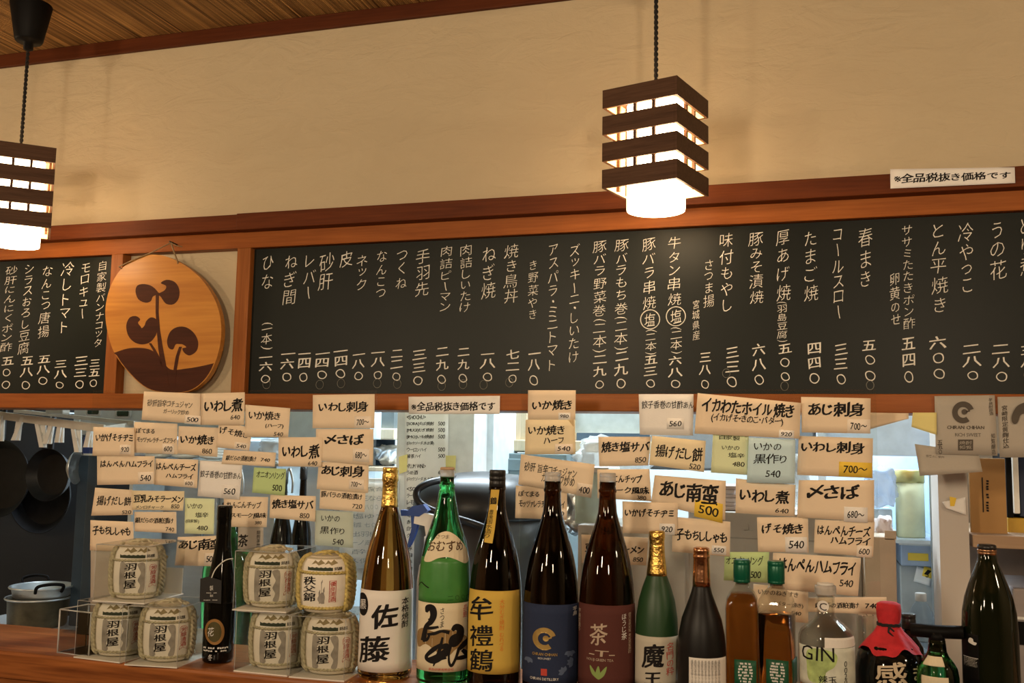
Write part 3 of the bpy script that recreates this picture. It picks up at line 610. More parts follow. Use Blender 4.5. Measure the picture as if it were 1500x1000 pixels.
card('f', [(235, 420), (560, 420), (560, 600), (228, 580)], 'k', 'kraft card 〆さば shime saba 680 at the right edge of the right panel', [('〆さば', (270, 437, 500, 503), B)], (432, 537, 532, 600, '680〜', 'w'))
card('f', [(235, 230), (555, 240), (553, 412), (228, 398)], 'k', 'kraft card いわし刺身 iwashi sashimi with a yellow 700 tag', [('いわし刺身', (245, 247, 522, 312), B)], (410, 342, 550, 408, '700〜', 'y'))
card('f', [(245, 62), (545, 68), (543, 220), (248, 215)], 'k', 'kraft card あじ刺身 aji sashimi 700 at the top right of the right panel', [('あじ刺身', (275, 80, 520, 150), B)], (445, 158, 543, 220, '700〜'))
card('d', [(52, 503), (303, 512), (302, 670), (50, 662)], 'k', 'kraft card モッツァレラチーズフライ mozzarella behind the blue labelled bottle neck', [('ぽてまる', (65, 527, 168, 560), M_), ('モッツァレラチーズフライ', (68, 570, 292, 615), M_)], (232, 618, 298, 665, '600'))
card('d', [(78, 350), (438, 400), (420, 560), (65, 498)], 'k', 'tilted kraft card 砂肝旨辛コチュジャン sunagimo 400 behind the white capped bottle', [('砂肝 旨辛コチュジャン', (95, 390, 352, 465), .009), ('ガーリック炒め', (180, 440, 342, 508), .009)], (352, 492, 425, 560, '400'))
card('d', [(112, 38), (345, 38), (343, 182), (112, 182)], 'k', 'kraft card いか焼き ikayaki at the top left of the right panel', [('いか焼き', (132, 84, 328, 138), B)], (262, 148, 320, 182, '980', 'w'))
card('d', [(100, 182), (340, 182), (345, 350), (97, 352)], 'ly', 'kraft card いか焼きハーフ half ikayaki 540 with a folded top corner', [('いか焼き', (112, 208, 292, 258), M_), ('ハーフ', (190, 268, 288, 300), M_)], (245, 300, 332, 347, '540'), fold=(.86, .0, 1.0, .22))
card('d', [(455, 265), (712, 265), (700, 405), (460, 410)], 'k', 'kraft card 焼き塩サバ salt saba 850 on the right panel', [('焼き塩サバ', (470, 287, 705, 343), B), ('850', (635, 364, 690, 393), T_)])
card('e', [(118, 260), (380, 285), (372, 438), (103, 402)], 'ly', 'tilted cream card 揚げだし餅 agedashi mochi 520 on the right panel', [('揚げだし餅', (135, 300, 365, 388), M_), ('520', (300, 397, 355, 425), T_)])
card('e', [(52, 57), (320, 57), (318, 260), (58, 255)], 'w', 'white card 餃子香巻の甘酢あん gyoza roll 560 at the top of the right panel', [('餃子香巻の甘酢あん', (68, 88, 320, 130), .009)], (190, 175, 275, 228, '560', 'w'))
card('e', [(415, 248), (590, 262), (585, 452), (405, 440)], 'lg', 'pale yellow green note 自家製いかの塩辛 squid shiokara 480', [('自家製', (445, 256, 548, 285), T_), ('いかの', (458, 306, 545, 333), T_), ('塩辛', (490, 342, 570, 370), T_), ('480', (510, 386, 570, 412), T_)])
card('e', [(340, 52), (845, 100), (838, 275), (325, 250)], 'k', 'largest kraft card, イカわたホイル焼き foil squid 920, on the right panel', [('イカわたホイル焼き', (360, 70, 815, 180), B), ('(イカげそ・きのこ・バター)', (408, 148, 760, 218), M_)], (740, 230, 812, 275, '920', 'w'))
card('e', [(590, 268), (818, 278), (815, 495), (580, 488)], 'bl', 'pale blue note いかの黒作り black squid 540 on the right panel', [('いかの', (615, 293, 750, 335), T_), ('黒作り', (612, 345, 775, 402), T_), ('540', (672, 428, 745, 465), T_)])
# sheets pinned on the right
GREYINK = mat('grey_print', (.10, .085, .07), .7, spec=.2)
DR = 2.0185
card('g', [(250, 375), (640, 430), (662, 545), (280, 570)], 'gr', 'tilted grey beige slip behind the brown spiral logo sheet', [('営業のご案内', (320, 440, 430, 465), -.004)], D=DR, name='paper_slip', cat='paper', bow=.006, inkm=GREYINK)
r = card('g', [(370, 83), (738, 77), (755, 447), (378, 437)], 'gr', 'beige sheet with a dark spiral logo pinned to the lower rail', [('CHIRAN CHIHAN', (448, 262, 675, 288), M_), ('RICH SWEET', (497, 308, 655, 332), -.004), ('芋焼酎原酒', (702, 98, 728, 200), T_, True), ('知覧醸造', (716, 312, 742, 438), T_, True), ('五五〇', (388, 352, 422, 440), .03, True)], D=DR, name='paper_sheet', cat='paper', inkm=GREYINK)
def spiral_logo(cx, cy, R, r_, D, m, parent, S=None, local=False):
    # open ring whose gap faces right, with a dot joined to its end
    pts = []
    for i in range(41): a = radians(18+i*(288/40)); pts.append((cx+R*cos(a), cy-R*sin(a)))
    for i in range(41): a = radians(18+288-i*(288/40)); pts.append((cx+r_*cos(a), cy-r_*sin(a)))
    f = S or (lambda u, v, off: at(u, v, D)-Vector((0, off, 0)))
    g = G().outline(pts, f, 0, .0006, cuts=6 if S else 0)
    dot = [(cx+.12*R+.26*R*cos(a*pi/8), cy-.04*R+.26*R*sin(a*pi/8)) for a in range(16)]; g.outline(dot, f, 0, .0006)
    arm = [(cx+.3*R, cy-.12*R), (cx+.62*R, cy-.2*R), (cx+.62*R, cy-.08*R), (cx+.3*R, cy+.02*R)]; g.outline(arm, f, 0, .0006)
    return obj('spiral_logo', g, m, parent, local)
spiral_logo(1280+545/4.168, 560+182/4.168, 16, 8, DR-.0045, GREYINK, r)
sl = G().outline([(1280+x/4.168, 560+y/4.168) for x, y in ((514, 348), (606, 348), (606, 415), (514, 415))], lambda u, v, off: at(u, v, DR-.0046)-Vector((0, off, 0)), 0, .0004)
obj('stamp', sl, GREYINK, r)
obj('stamp_lettering', G().flat(lay('焼酎', False, 0), lambda u, v, off: at(1280+(522+76*u)/4.168, 560+(356+24*v)/4.168, DR-.0055)-Vector((0, off, 0))).flat(lay('知覧', False, 0), lambda u, v, off: at(1280+(522+76*u)/4.168, 560+(384+24*v)/4.168, DR-.0055)-Vector((0, off, 0))), CARDC['gr'], r)
r = card('g', [(755, 88), (1120, 84), (1130, 455), (768, 458)], 'gr', 'beige sheet with brush writing cut by the right edge', [('宮崎限定黄麹仕込', (782, 140, 822, 402), M_, True)], D=DR, name='paper_sheet', cat='paper', inkm=GREYINK)
blob = spline([(842, 235), (845, 195), (870, 150), (910, 125), (960, 118), (1000, 140), (1010, 190), (960, 185), (900, 195), (880, 240), (860, 255)], 4)
obj('ink_drawing', G().outline([(1280+x/4.168, 560+y/4.168) for x, y in blob], lambda u, v, off: at(u, v, DR-.0046)-Vector((0, off, 0)), 0, .0004), GREYINK, r)
card('p', [(1272, 604), (1331, 605), (1331, 613), (1272, 629)], 'k', 'torn kraft scrap stuck under the lower rail at right', [], D=DR, name='paper_scrap', cat='paper scrap')
card('p', [(1337, 604), (1372, 604), (1372, 637), (1335, 625)], 'yy', 'yellow scrap stuck under the rail left of the logo sheet', [], D=DR, name='paper_scrap', cat='paper scrap')

# ------------------------------------------------------------------ bottles
class Bottle:
    """a turned body on the counter: the outline is read as (half width, height) pairs in photo pixels at its own depth"""
    def __init__(s, name, label, cat, cx, cy, D, zb, yaw=0, group=None):
        p = at(cx, cy, D); s.X, s.D, s.zb = p.x, D, zb
        s.rz = atan2(-p.x, D)+yaw; s.yaw = yaw
        s.root = thing(name, label, cat, (p.x, D, zb), s.rz, group)
        s.w = proj(p)[2]; s.k = s.w/F_PX; s.prof = None
    def px(s, z): return proj((s.X, s.D, s.zb+z))
    def z(s, y, front=0):
        cx = s.px(0)[0]; d = s.D-front
        for _ in range(3):
            z = at(cx, y, d).z-s.zb; cx = s.px(z)[0]
        return z
    def profile(s, pts, bottom=True):
        pr = [(hw*s.k, s.z(y)) for hw, y in pts]
        pr.sort(key=lambda t: t[1])
        if bottom:
            r = pr[0][0]; pr = [p for p in pr if p[1] > .012]
            pr = [(r*.55, .003), (r*.80, 0), (r*.95, .003), (r, .010)]+pr
        s.prof = pr; return pr
    def r(s, z):
        P = s.prof
        if z <= P[0][1]: return P[0][0]
        for a, b in zip(P, P[1:]):
            if a[1] <= z <= b[1] and b[1] > a[1]: return a[0]+(b[0]-a[0])*(z-a[1])/(b[1]-a[1])
        return P[-1][0]
    def S(s, th, z, off): rr = s.r(z)+off; return Vector((rr*sin(th), -rr*cos(th), z))
    def lathe(s, name, pts, m, **k):
        pr = sorted([(hw*s.k, s.z(y)) for hw, y in pts], key=lambda t: t[1])
        return obj(name, G().lathe(pr, 48), m, s.root, True, **k)
    def body(s, name, m, **k): return obj(name, G().lathe(s.prof, 56), m, s.root, True, **k)
    def th(s, x, z):
        cx = s.px(z)[0]; q = (x-cx)*s.k/s.r(z); q = max(-.985, min(.985, q)); return asin(q)-s.yaw
    def box(s, b):
        x0, y0, x1, y1 = b; f = s.r(s.z((y0+y1)/2)); z0 = s.z(y0, f); z1 = s.z(y1, f); zm = (z0+z1)/2
        return s.th(x0, zm), z0, s.th(x1, zm), z1
    def UV(s, b):
        t0, z0, t1, z1 = s.box(b)
        return lambda u, v, off: s.S(t0+(t1-t0)*u, z0+(z1-z0)*v, off)
    def label(s, name, b, m, off=.0003, parent=None, th=.0003, wide=None, **k):
        t0, z0, t1, z1 = s.box(b)
        if wide: t0, t1 = min(t0, -wide), max(t1, wide)
        z1 = max(z1, .006)
        S_ = lambda u, v, o: s.S(t0+(t1-t0)*u, z0+(z1-z0)*v, o)
        return obj(name, G().sheet(S_, 28, 8, th, 0, off=off), m, parent or s.root, True, **k)
    def text(s, name, t, b, m, w_=.02, vert=False, off=.0012, parent=None, cuts=6, **k):
        g = G().flat(lay(t, vert, w_, .04, .06, .02, .014), s.UV(b), off, cuts=cuts)
        return obj(name, g, m, parent or s.root, True, **k)
    def shape(s, name, pts, m, off0=.0003, off1=.0006, parent=None, cuts=10, **k):
        def f(x, y):
            z = s.z(y, s.r(s.z(y))); return s.th(x, z), z
        P = [f(x, y) for x, y in pts]
        g = G().outline(P, lambda u, v, off: s.S(u, v, off), off0, off1, cuts=cuts)
        return obj(name, g, m, parent or s.root, True, **k)
AMBER = glass('amber_glass', (.40, .15, .022)); DBROWN = glass('dark_brown_glass', (.022, .007, .002)); GREENG = glass('green_glass', (.06, .42, .10))
BLACKG = mat('black_glass', (.004, .004, .0035), .06, var=.02, spec=.4); OLIVEG = mat('dark_olive_glass', (.006, .008, .003), .06, var=.1, spec=.4)
FROSTG = mat('frosted_green_glass', (.019, .062, .021), .42, var=.05); FROSTB = mat('frosted_black_glass', (.006, .005, .005), .42, var=.05, spec=.35)
GOLD = mat('gold_foil', (.78, .52, .14), .24, 1, var=.25, scale=90, bump=.9, bscale=170); COPPER = mat('copper_foil', (.70, .36, .20), .22, 1, var=.1, bump=.3, bscale=120)
GOLDP = mat('gold_print', (.62, .42, .14), .4, .7); WHITEP = mat('white_print', (.78, .76, .72), .7); ORANGEP = mat('orange_print', (.75, .22, .03), .7); REDP = mat('red_print', (.55, .06, .04), .7)
WLAB = paper('white_label', (.84, .80, .74)); CLAB = paper('cream_label', (.80, .70, .50)); YLAB = paper('golden_yellow_label', (.68, .46, .09)); BLAB = paper('blue_label', (.026, .038, .085)); RLAB = paper('dusky_red_label', (.105, .034, .028)); GLAB = mat('green_label', (.06, .24, .05), .35, var=.1); BRLAB = paper('brown_cloud_print', (.32, .20, .08)); SLAB = paper('silver_beige_label', (.58, .54, .44)); DGLAB = mat('dark_green_label', (.012, .10, .045), .5); LEAFP = mat('pale_blue_print', (.10, .14, .24), .7); LEAFG = mat('leaf_green_print', (.25, .36, .10), .7)
CLEARCAP = mat('clear_plastic_cap', (.75, .73, .70), .25, var=.03, trans=.6); BCAP = mat('black_cap', (.015, .014, .014), .35); GCAP = mat('green_cap', (.006, .12, .065), .3, .2)
def issho(top, W, ybot, ny=None):
    H_ = ybot-top
    P = [(.30, .045), (.295, .075), (.325, .082), (.325, .09), (.295, .097), (.31, .14), (.34, .185), (.405, .22), (.49, .255), (.585, .295), (.70, .345), (.80, .395), (.875, .445), (.945, .51), (.985, .58), (1, .66), (1, .985)]
    return [(a*W, top+b*H_) for a, b in P]
ISS = 'tall sake and shochu bottles along the counter'
# amber bottle, white label
b = Bottle('shochu_bottle', 'tall amber bottle with crinkled gold foil neck and white brush lettered label', 'bottle', 564, 960, 1.77, ZCT, group=ISS)
b.profile([(10.5, 706), (11, 741), (12.5, 742), (17.6, 760), (22.4, 776), (27, 792), (31, 808), (34, 824), (37, 846), (38.6, 866), (39.4, 984)])
b.body('glass_body', AMBER)
b.lathe('gold_foil', [(11.2, 684), (11.8, 685), (11.8, 691), (11.3, 692), (11.9, 694), (12.4, 703), (11.2, 706), (11.4, 722), (12.4, 739), (12.9, 742)], GOLD)
l = b.label('front_label', (526, 866, 605, 986), WLAB, wide=1.25)
b.text('brush_lettering', '佐', (545, 885, 583, 923), INK, .035, parent=l); b.text('brush_lettering', '藤', (529, 932, 571, 975), INK, .022, parent=l)
b.text('pen_lettering', '本格焼酎', (587, 876, 597.5, 921), INK, .012, True, parent=l, cuts=3)
b.shape('round_emblem', [(533+7.5*cos(a*pi/10), 888+17*sin(a*pi/10)) for a in range(20)], INK, .0007, .001, l, 4)
b.text('emblem_lettering', '黒', (529.5, 880, 538, 896), WHITEP, .01, parent=l, off=.0014, cuts=3)
# green bottle
b = Bottle('shochu_bottle', 'tall bright green bottle with cream cloud shaped shoulder label', 'bottle', 649, 960, 1.765, ZCT, group=ISS)
b.profile([(10.5, 697), (10.5, 708), (12, 709), (12, 712), (11, 713), (13.5, 730), (19.5, 758), (25, 775), (31, 792), (36, 818), (38, 850), (38.4, 880), (38.6, 990)])
b.body('glass_body', GREENG)
b.lathe('stopper', [(9.5, 687), (10.8, 688), (10.8, 697), (10.2, 699)], CLEARCAP); b.lathe('stopper_top', [(9, 684), (10.8, 685), (10.8, 688)], mat('tan_cork', (.5, .33, .2), .7))
b.label('green_band', (611, 818, 688, 884), GLAB, wide=1.35)
cl = spline([(622, 822), (630, 800), (637, 790), (643, 782), (655, 778), (667, 784), (676, 794), (683, 806), (686, 822), (680, 826), (668, 820), (655, 816), (642, 818), (630, 824)], 4)
s_ = b.shape('shoulder_label', cl, CLAB, .0006, .0009)
b.text('pen_lettering', 'さつま', (640, 783, 658, 789), mat('brown_ink', (.10, .05, .02), .7), .0, parent=s_); b.text('brush_lettering', 'おむすめ', (628, 792, 677, 808), mat('brown_ink', (.1, .05, .02)), .018, parent=s_)
l = b.label('front_label', (612, 884, 687, 985), CLAB, wide=1.3)
cb = spline([(613, 930), (622, 922), (636, 926), (650, 922), (664, 924), (676, 930), (685, 940), (684, 956), (670, 950), (655, 962), (640, 955), (625, 945), (614, 952)], 3)
b.shape('cloud_print', cb, BRLAB, .0006, .0010, l)
def brush(b, name, strokes, m, parent, off=.0013):
    g = G()
    for st in strokes:
        P = spline([(520+x/5.972, 850+y/5.972, w_*1.4/5.972) for x, y, w_ in st], 5, False); vs = []; n = len(P)
        for i_, (x, y, w_) in enumerate(P):
            a_, c_ = P[max(0, i_-1)], P[min(n-1, i_+1)]; dx, dy = c_[0]-a_[0], c_[1]-a_[1]; L_ = sqrt(dx*dx+dy*dy) or 1
            for s_ in (-1, 0, 1):
                X, Y = x-dy/L_*w_*s_, y+dx/L_*w_*s_; z = b.z(Y, b.r(b.z(Y))); vs.append(b.S(b.th(X, z), z, off))
        g.add(vs, [(3*k_+q_, 3*k_+q_+1, 3*k_+q_+4, 3*k_+q_+3) for k_ in range(n-1) for q_ in (0, 1)])
        off += .00004
    return obj(name, g, m, parent, True)
brush(b, 'brush_lettering', [[(632, 290, 6), (648, 250, 20), (682, 252, 22), (692, 310, 20), (668, 370, 16), (632, 410, 12), (618, 470, 14), (606, 545, 16)], [(612, 420, 8), (660, 425, 10), (735, 408, 7)], [(640, 482, 7), (700, 468, 10), (760, 445, 9), (825, 458, 12)], [(600, 540, 12), (640, 525, 8), (662, 470, 6)], [(648, 352, 5), (690, 335, 8)]], INK, l)
brush(b, 'brush_lettering', [[(768, 498, 6), (748, 590, 10), (715, 690, 9), (690, 755, 3)], [(745, 590, 12), (800, 575, 18), (800, 620, 22), (745, 668, 24), (690, 700, 24), (642, 700, 14), (636, 668, 10), (690, 610, 14), (752, 560, 8)], [(690, 706, 6), (740, 690, 9), (800, 680, 5)],
 [(848, 440, 10), (880, 412, 20), (916, 440, 22), (905, 510, 24), (862, 555, 24), (836, 545, 14), (850, 500, 12), (900, 478, 10)], [(836, 570, 8), (820, 650, 6), (822, 720, 7), (842, 750, 9), (876, 690, 8), (905, 600, 10)], [(880, 690, 9), (930, 688, 14), (985, 690, 10)], [(905, 610, 12), (950, 570, 18), (985, 545, 16)], [(930, 620, 10), (962, 655, 14), (985, 700, 10)]], INK, l)
b.text('pen_lettering', 'さつま', (644, 890, 652, 920), INK, .0, True, parent=l); b.text('red_lettering', '長島', (677, 888, 684, 906), REDP, .0, True, parent=l); b.text('small_lettering', '長島研醸有限会社', (629, 979, 664, 983), REDP, 0, parent=l)
b.text('mountain_outline', 'へ', (614, 855, 630, 863), INK, .0, off=.001)
b.text('small_lettering', '二〇〇六', (655, 872, 686, 880), mat('deep_green_print', (.01, .06, .012)), .0, off=.001)
# brown bottle, yellow label
b = Bottle('shochu_bottle', 'tall dark brown bottle with golden yellow label and yellow neck strip', 'bottle', 724, 960, 1.765, ZCT, group=ISS)
b.profile(issho(688, 39.5, 1002))
b.body('glass_body', DBROWN)
b.lathe('screw_cap', [(11.4, 688), (12.2, 690), (12.2, 697), (11.6, 697.6), (12.2, 698.4), (12.2, 703), (11.6, 703.6), (12.2, 704.4), (12.2, 712), (11.2, 713), (11.8, 714.5)], BCAP)
st = b.shape('neck_strip', [(719.5, 717), (731.5, 717), (728, 745), (721.5, 796), (709.5, 795), (716, 750)], YLAB, cuts=4)
b.text('pen_lettering', '鶴', (719, 728, 728, 739), INK, .03, parent=st, cuts=2); b.text('pen_lettering', '豊後国水造り', (713, 747, 722, 788), INK, .0, True, parent=st, cuts=2)
l = b.label('front_label', (686, 866, 760, 988), YLAB, wide=1.15)
for ch, y0, y1 in (('牟', 875, 910), ('禮', 916, 950), ('鶴', 952, 986)): b.text('seal_lettering', ch, (690, y0, 723, y1), INK, .016, parent=l)
b.text('orange_lettering', '大分むぎ焼酎 むれづる', (731, 878, 738.5, 954), ORANGEP, .0, True, parent=l, cuts=2)
# brown bottle, blue label
b = Bottle('shochu_bottle', 'tall dark brown bottle with navy label and gold spiral logo', 'bottle', 806.5, 960, 1.765, ZCT, group=ISS)
b.profile(issho(690, 41, 1008))
b.body('glass_body', DBROWN)
b.lathe('clear_cap', [(11.2, 691.5), (12.2, 693), (12.2, 697), (11.8, 697.5), (12.2, 698), (12.2, 702), (11.6, 705)], CLEARCAP)
l = b.label('front_label', (765, 886, 848, 1004), BLAB, wide=1.3)
def bS(bt):
    def f(x, y, off):
        z = bt.z(y, bt.r(bt.z(y))); p = bt.S(bt.th(x, z), z, off+.0008); return p
    return f
spiral_logo(798, 936, 16.5, 9, 0, GOLDP, l, bS(b), True)
b.text('gold_lettering', 'CHIRAN CHIHAN', (781, 956.5, 816, 961), GOLDP, .02, parent=l); b.text('white_lettering', 'RICH SWEET', (789, 963.5, 807, 966.5), WHITEP, 0, parent=l)
b.shape('red_seal', [(793, 980), (801.5, 980), (801.5, 990), (793, 990)], REDP, .0007, .0009, l, 2)
b.text('white_lettering', 'CHIRAN DISTILLERY', (778, 993, 818, 997), WHITEP, 0, parent=l)
for cx, cy, a0, n in ((834, 955, .5, 4), (838, 972, 2.2, 4), (776, 966, 1.0, 3), (826, 985, 2.8, 4)):
    for k in range(n):
        a = a0+k*.7; lf = [(cx+6*sin(t*pi/5)*cos(a)*.0+ (t/5)*9*cos(a)-2.6*sin(t*pi/5)*sin(a), cy+(t/5)*9*sin(a)+2.6*sin(t*pi/5)*cos(a)) for t in range(6)]
        lf += [(cx+(t/5)*9*cos(a)+2.6*sin(t*pi/5)*sin(a), cy+(t/5)*9*sin(a)-2.6*sin(t*pi/5)*cos(a)) for t in range(4, 0, -1)]
        b.shape('leaf_print', lf, LEAFP, .0006, .0007, l, 2)
b.text('white_lettering', '芋', (838, 889, 844, 897), WHITEP, .01, parent=l); b.text('white_lettering', '原', (838, 897, 844, 903), WHITEP, .01, parent=l)
# brown bottle, dusky red label
b = Bottle('shochu_bottle', 'tall reddish brown bottle with dusky red 茶 tea leaf label', 'bottle', 888.5, 960, 1.76, ZCT, group=ISS)
b.profile(issho(691, 41.5, 1012))
b.body('glass_body', glass('red_brown_glass', (.060, .016, .004)))
b.lathe('clear_cap', [(11.2, 692.5), (12.3, 694), (12.3, 698), (11.9, 698.5), (12.3, 699), (12.3, 703), (11.6, 706)], CLEARCAP)
l = b.label('front_label', (847, 887, 930, 1008), RLAB, wide=1.3)
TEA = mat('pale_brown_print', (.52, .40, .30), .7)
b.text('brush_lettering', '茶', (865, 913, 890, 946), TEA, .012, parent=l); b.text('white_lettering', 'ほうじ茶', (909, 899, 917, 937), WHITEP, .006, True, parent=l, cuts=2)
b.text('small_lettering', '鹿児島県知覧 単式蒸留焼酎', (919, 898, 923, 958), TEA, .0, True, parent=l, cuts=2); b.text('small_lettering', '芋焼酎造り', (848.5, 896, 852, 930), TEA, .0, True, parent=l, cuts=2)
b.text('small_lettering', '-T-', (864, 953, 900, 962), TEA, .01, parent=l); b.text('small_lettering', 'HOUJI GREEN TEA', (861, 965, 898, 970), TEA, .0, parent=l)
for dx, a in ((-9, -.5), (0, 0), (9, .5)):
    b.shape('leaf_print', spline([(877, 996), (873+dx*.6, 988), (877+dx*1.3, 976), (880+dx*.6, 989)], 4), LEAFG, .0006, .0008, l, 3)
# frosted green bottle
SM = 'smaller bottles at the right of the counter'
b = Bottle('shochu_bottle', 'frosted green bottle with gold foil neck and grey beige label', 'bottle', 962, 970, 1.76, ZCT, group=SM)
b.profile([(11, 786), (10.6, 795), (11.5, 815), (14.6, 842), (21, 859), (26.4, 878), (30, 903), (31.4, 930), (31.8, 1000)])
b.body('glass_body', FROSTG)
b.lathe('gold_foil', [(9, 777), (11.4, 778), (11.9, 781), (11.9, 788), (11.2, 792), (11.2, 797), (12.2, 815), (14.9, 838), (15.3, 842)], GOLD)
l = b.label('front_label', (930, 933, 993, 1006), SLAB, wide=1.25)
b.text('brush_lettering', '魔', (941, 943, 973, 980), INK, .03, parent=l); b.text('brush_lettering', '王', (944, 984, 968, 1004), INK, .035, parent=l); b.text('red_lettering', '名門の粋', (974.5, 941, 986, 989), REDP, .0, True, parent=l, cuts=2)
# frosted black bottle
b = Bottle('shochu_bottle', 'matt black bottle with copper foil neck and small white text label', 'bottle', 1028, 975, 1.735, ZCT, group=SM)
b.profile([(11.6, 812), (11.2, 822), (12.6, 857), (15.4, 868), (21.8, 886), (28.8, 905), (33.2, 928), (35, 952), (35.3, 1010)])
b.body('glass_body', FROSTB)
b.lathe('copper_foil', [(9, 801), (11.4, 802), (12, 805), (12, 808), (11.4, 809), (12.4, 813), (12.4, 816), (11.6, 818), (12.4, 835), (13, 850), (13.2, 858)], COPPER)
l = b.label('text_label', (1010, 964, 1062, 1012), WLAB)
for k in range(9): b.text('small_lettering', '本格焼酎原材料名芋米麹アルコール分度製造者', (1013+k*4.6, 967, 1016.6+k*4.6, 1008), mat('grey_ink', (.16, .15, .14), .7), .0, True, parent=l, off=.0012, cuts=1)
# two square bottles with green caps
def square_bottle(label, cx, D, capy, x0, x1, ysh, yliq, turn):
    b = Bottle('whisky_bottle', label, 'bottle', cx, 980, D+.012, ZCT, turn, SM); hw = (x1-x0)/2*b.k*.93; zs = b.z(ysh); zn = b.z(capy+36)
    GL_ = clear('clear_bottle_glass', (.86, .86, .82), .9)
    def sq(r, n, z, p):                         # rounded square ring
        return [(r*(abs(cos(a))**p)*(1 if cos(a) >= 0 else -1), r*(abs(sin(a))**p)*(1 if sin(a) >= 0 else -1), z) for a in [2*pi*(k+.5)/n for k in range(n)]]
    def loft(rings, mi=0):
        g = G(); n = len(rings[0]); vs = [v for r_ in rings for v in r_]
        fs = [(j*n+k, j*n+(k+1) % n, (j+1)*n+(k+1) % n, (j+1)*n+k) for j in range(len(rings)-1) for k in range(n)]
        fs += [tuple(range(n))[::-1], tuple((len(rings)-1)*n+k for k in range(n))]
        return g.add(vs, fs, mi, True)
    rn = 8.4*b.k; H_ = zn-zs
    rings = [sq(hw*.96, 48, 0, .35), sq(hw, 48, .004, .35), sq(hw, 48, zs-.004, .35), sq(hw*.93, 48, zs+.010, .38), sq(hw*.74, 48, zs+.021, .5), sq(hw*.5, 48, zs+.028, .8), sq(rn*1.1, 48, zs+.036, 1), sq(rn, 48, zn, 1), sq(rn, 48, zn+.03, 1)]
    obj('glass_body', loft(rings), GL_, b.root, True)
    zl = b.z(yliq); k_ = .95
    lr = [sq(hw*.90, 40, .006, .35), sq(hw*k_, 40, .012, .35)]
    if zl < zs: lr += [sq(hw*k_, 40, zl, .35)]
    else: lr += [sq(hw*k_, 40, zs-.006, .35), sq(hw*.88, 40, zs+.008, .38)] + ([sq(hw*.68, 40, zs+.018, .5)] if zl > zs+.012 else [])
    obj('amber_liquid', loft(lr), glass('amber_liquid', (.78, .27, .045), ior=1.2), b.root, True)
    b.lathe('green_cap', [(11, capy), (12.3, capy+2), (12.4, capy+6), (12, capy+7), (12.4, capy+8), (12.4, capy+28), (11.9, capy+29), (12.3, capy+30), (12.3, capy+33)], GCAP)
    hf = hw+.0005; zt, zb_ = b.z(961), b.z(998); Sf = lambda u, v, off: Vector((-hf*.42+hf*1.28*u, -hf-off, zt+(zb_-zt)*v))
    l = obj('front_label', G().sheet(Sf, 4, 4, .0003), DGLAB, b.root, True)
    for k in range(7):
        wv = .14+.10*sin(pi*(k+.8)/7.6); obj('small_lettering', G().flat(lay(rnd.choice(('-- --- -', '--- -- --', '- --- --', '---- --')), False, .02, .02, .06), Sf, .0006, 0, (.5-wv*1.4, .10+k*.115, .5+wv*1.4, .19+k*.115)), WHITEP, l, True)
    obj('side_label', G().sheet(lambda u, v, off: Vector((hf+off, -hf*.7+hf*1.4*u, zt+(zb_-zt)*v)), 3, 3, .0003), DGLAB, b.root, True)
square_bottle('square amber whisky bottle with green cap, full to the shoulder', 1088, 1.75, 819, 1062, 1113, 884, 872, radians(-4))
square_bottle('square amber whisky bottle with green cap and pale empty shoulder', 1138.5, 1.75, 821, 1113, 1166, 886, 898, radians(-12))
# gin bottle
b = Bottle('gin_bottle', 'clear round shouldered gin bottle with pale green printed front', 'bottle', 1211, 980, 1.735, ZCT, group=SM)
CG = clear('clear_gin_glass', (.93, .94, .92), 1)
b.profile([(12.8, 872), (12.4, 890), (13, 899), (18, 906), (28, 914), (36, 922), (39, 930), (39.6, 940), (39.6, 1010)])
b.body('glass_body', CG)
b.lathe('inner_wall', [(11, 872), (10.8, 890), (11.5, 900), (17, 908), (27, 917), (35, 925), (37.4, 934), (37.6, 1008)], CG)
b.lathe('clear_cap', [(10, 855), (15, 857), (15.4, 860), (15.4, 869), (13.4, 870.5)], CLEARCAP); b.lathe('cap_top', [(9, 853.5), (12, 854), (12, 857)], WHITEP)
b.shape('neck_label', [(1206+8*cos(a*pi/8), 888+8.5*sin(a*pi/8)) for a in range(16)], WLAB, .0003, .0006, cuts=4); b.text('neck_lettering', 'C', (1201.5, 883, 1211, 894), INK, .0, cuts=3)
GP = mat('pale_green_wash', (.42, .55, .20), .7, var=.35, scale=60); GP2 = mat('frosted_white_print', (.66, .68, .58), .7, var=.15, scale=50)
t0 = b.label('printed_front', (1173, 949, 1251, 1006), GP2, wide=1.1)
b.shape('green_wash', spline([(1185, 955), (1205, 951), (1224, 958), (1222, 975), (1210, 985), (1208, 999), (1188, 1000), (1184, 978)], 4), GP, .0006, .0008, t0)
for ch, x0, x1 in (('G', 1177.5, 1192), ('I', 1196, 1200), ('N', 1203, 1221)): b.text('print_lettering', ch, (x0, 948, x1, 969), INK, .0, parent=t0)
b.text('print_lettering', '辣玉', (1200, 989, 1224, 1001), INK, .01, parent=t0); b.text('print_lettering', '0020', (1232, 968, 1240, 1003), INK, .0, True, parent=t0)
b.shape('back_label', [(1208, 934), (1252, 934), (1252, 948), (1208, 949)], WLAB, .0003, .0006)
# clear bottle behind the gin
b = Bottle('glass_bottle', 'small clear bottle neck between the gin bottle and red topped jar', 'bottle', 1269, 985, 1.858, ZCT, group=SM)
b.profile([(12.5, 900), (13, 903), (12.5, 906), (12.6, 922), (14, 928), (22, 938), (25, 950), (25, 1000)]); b.body('glass_body', CG)
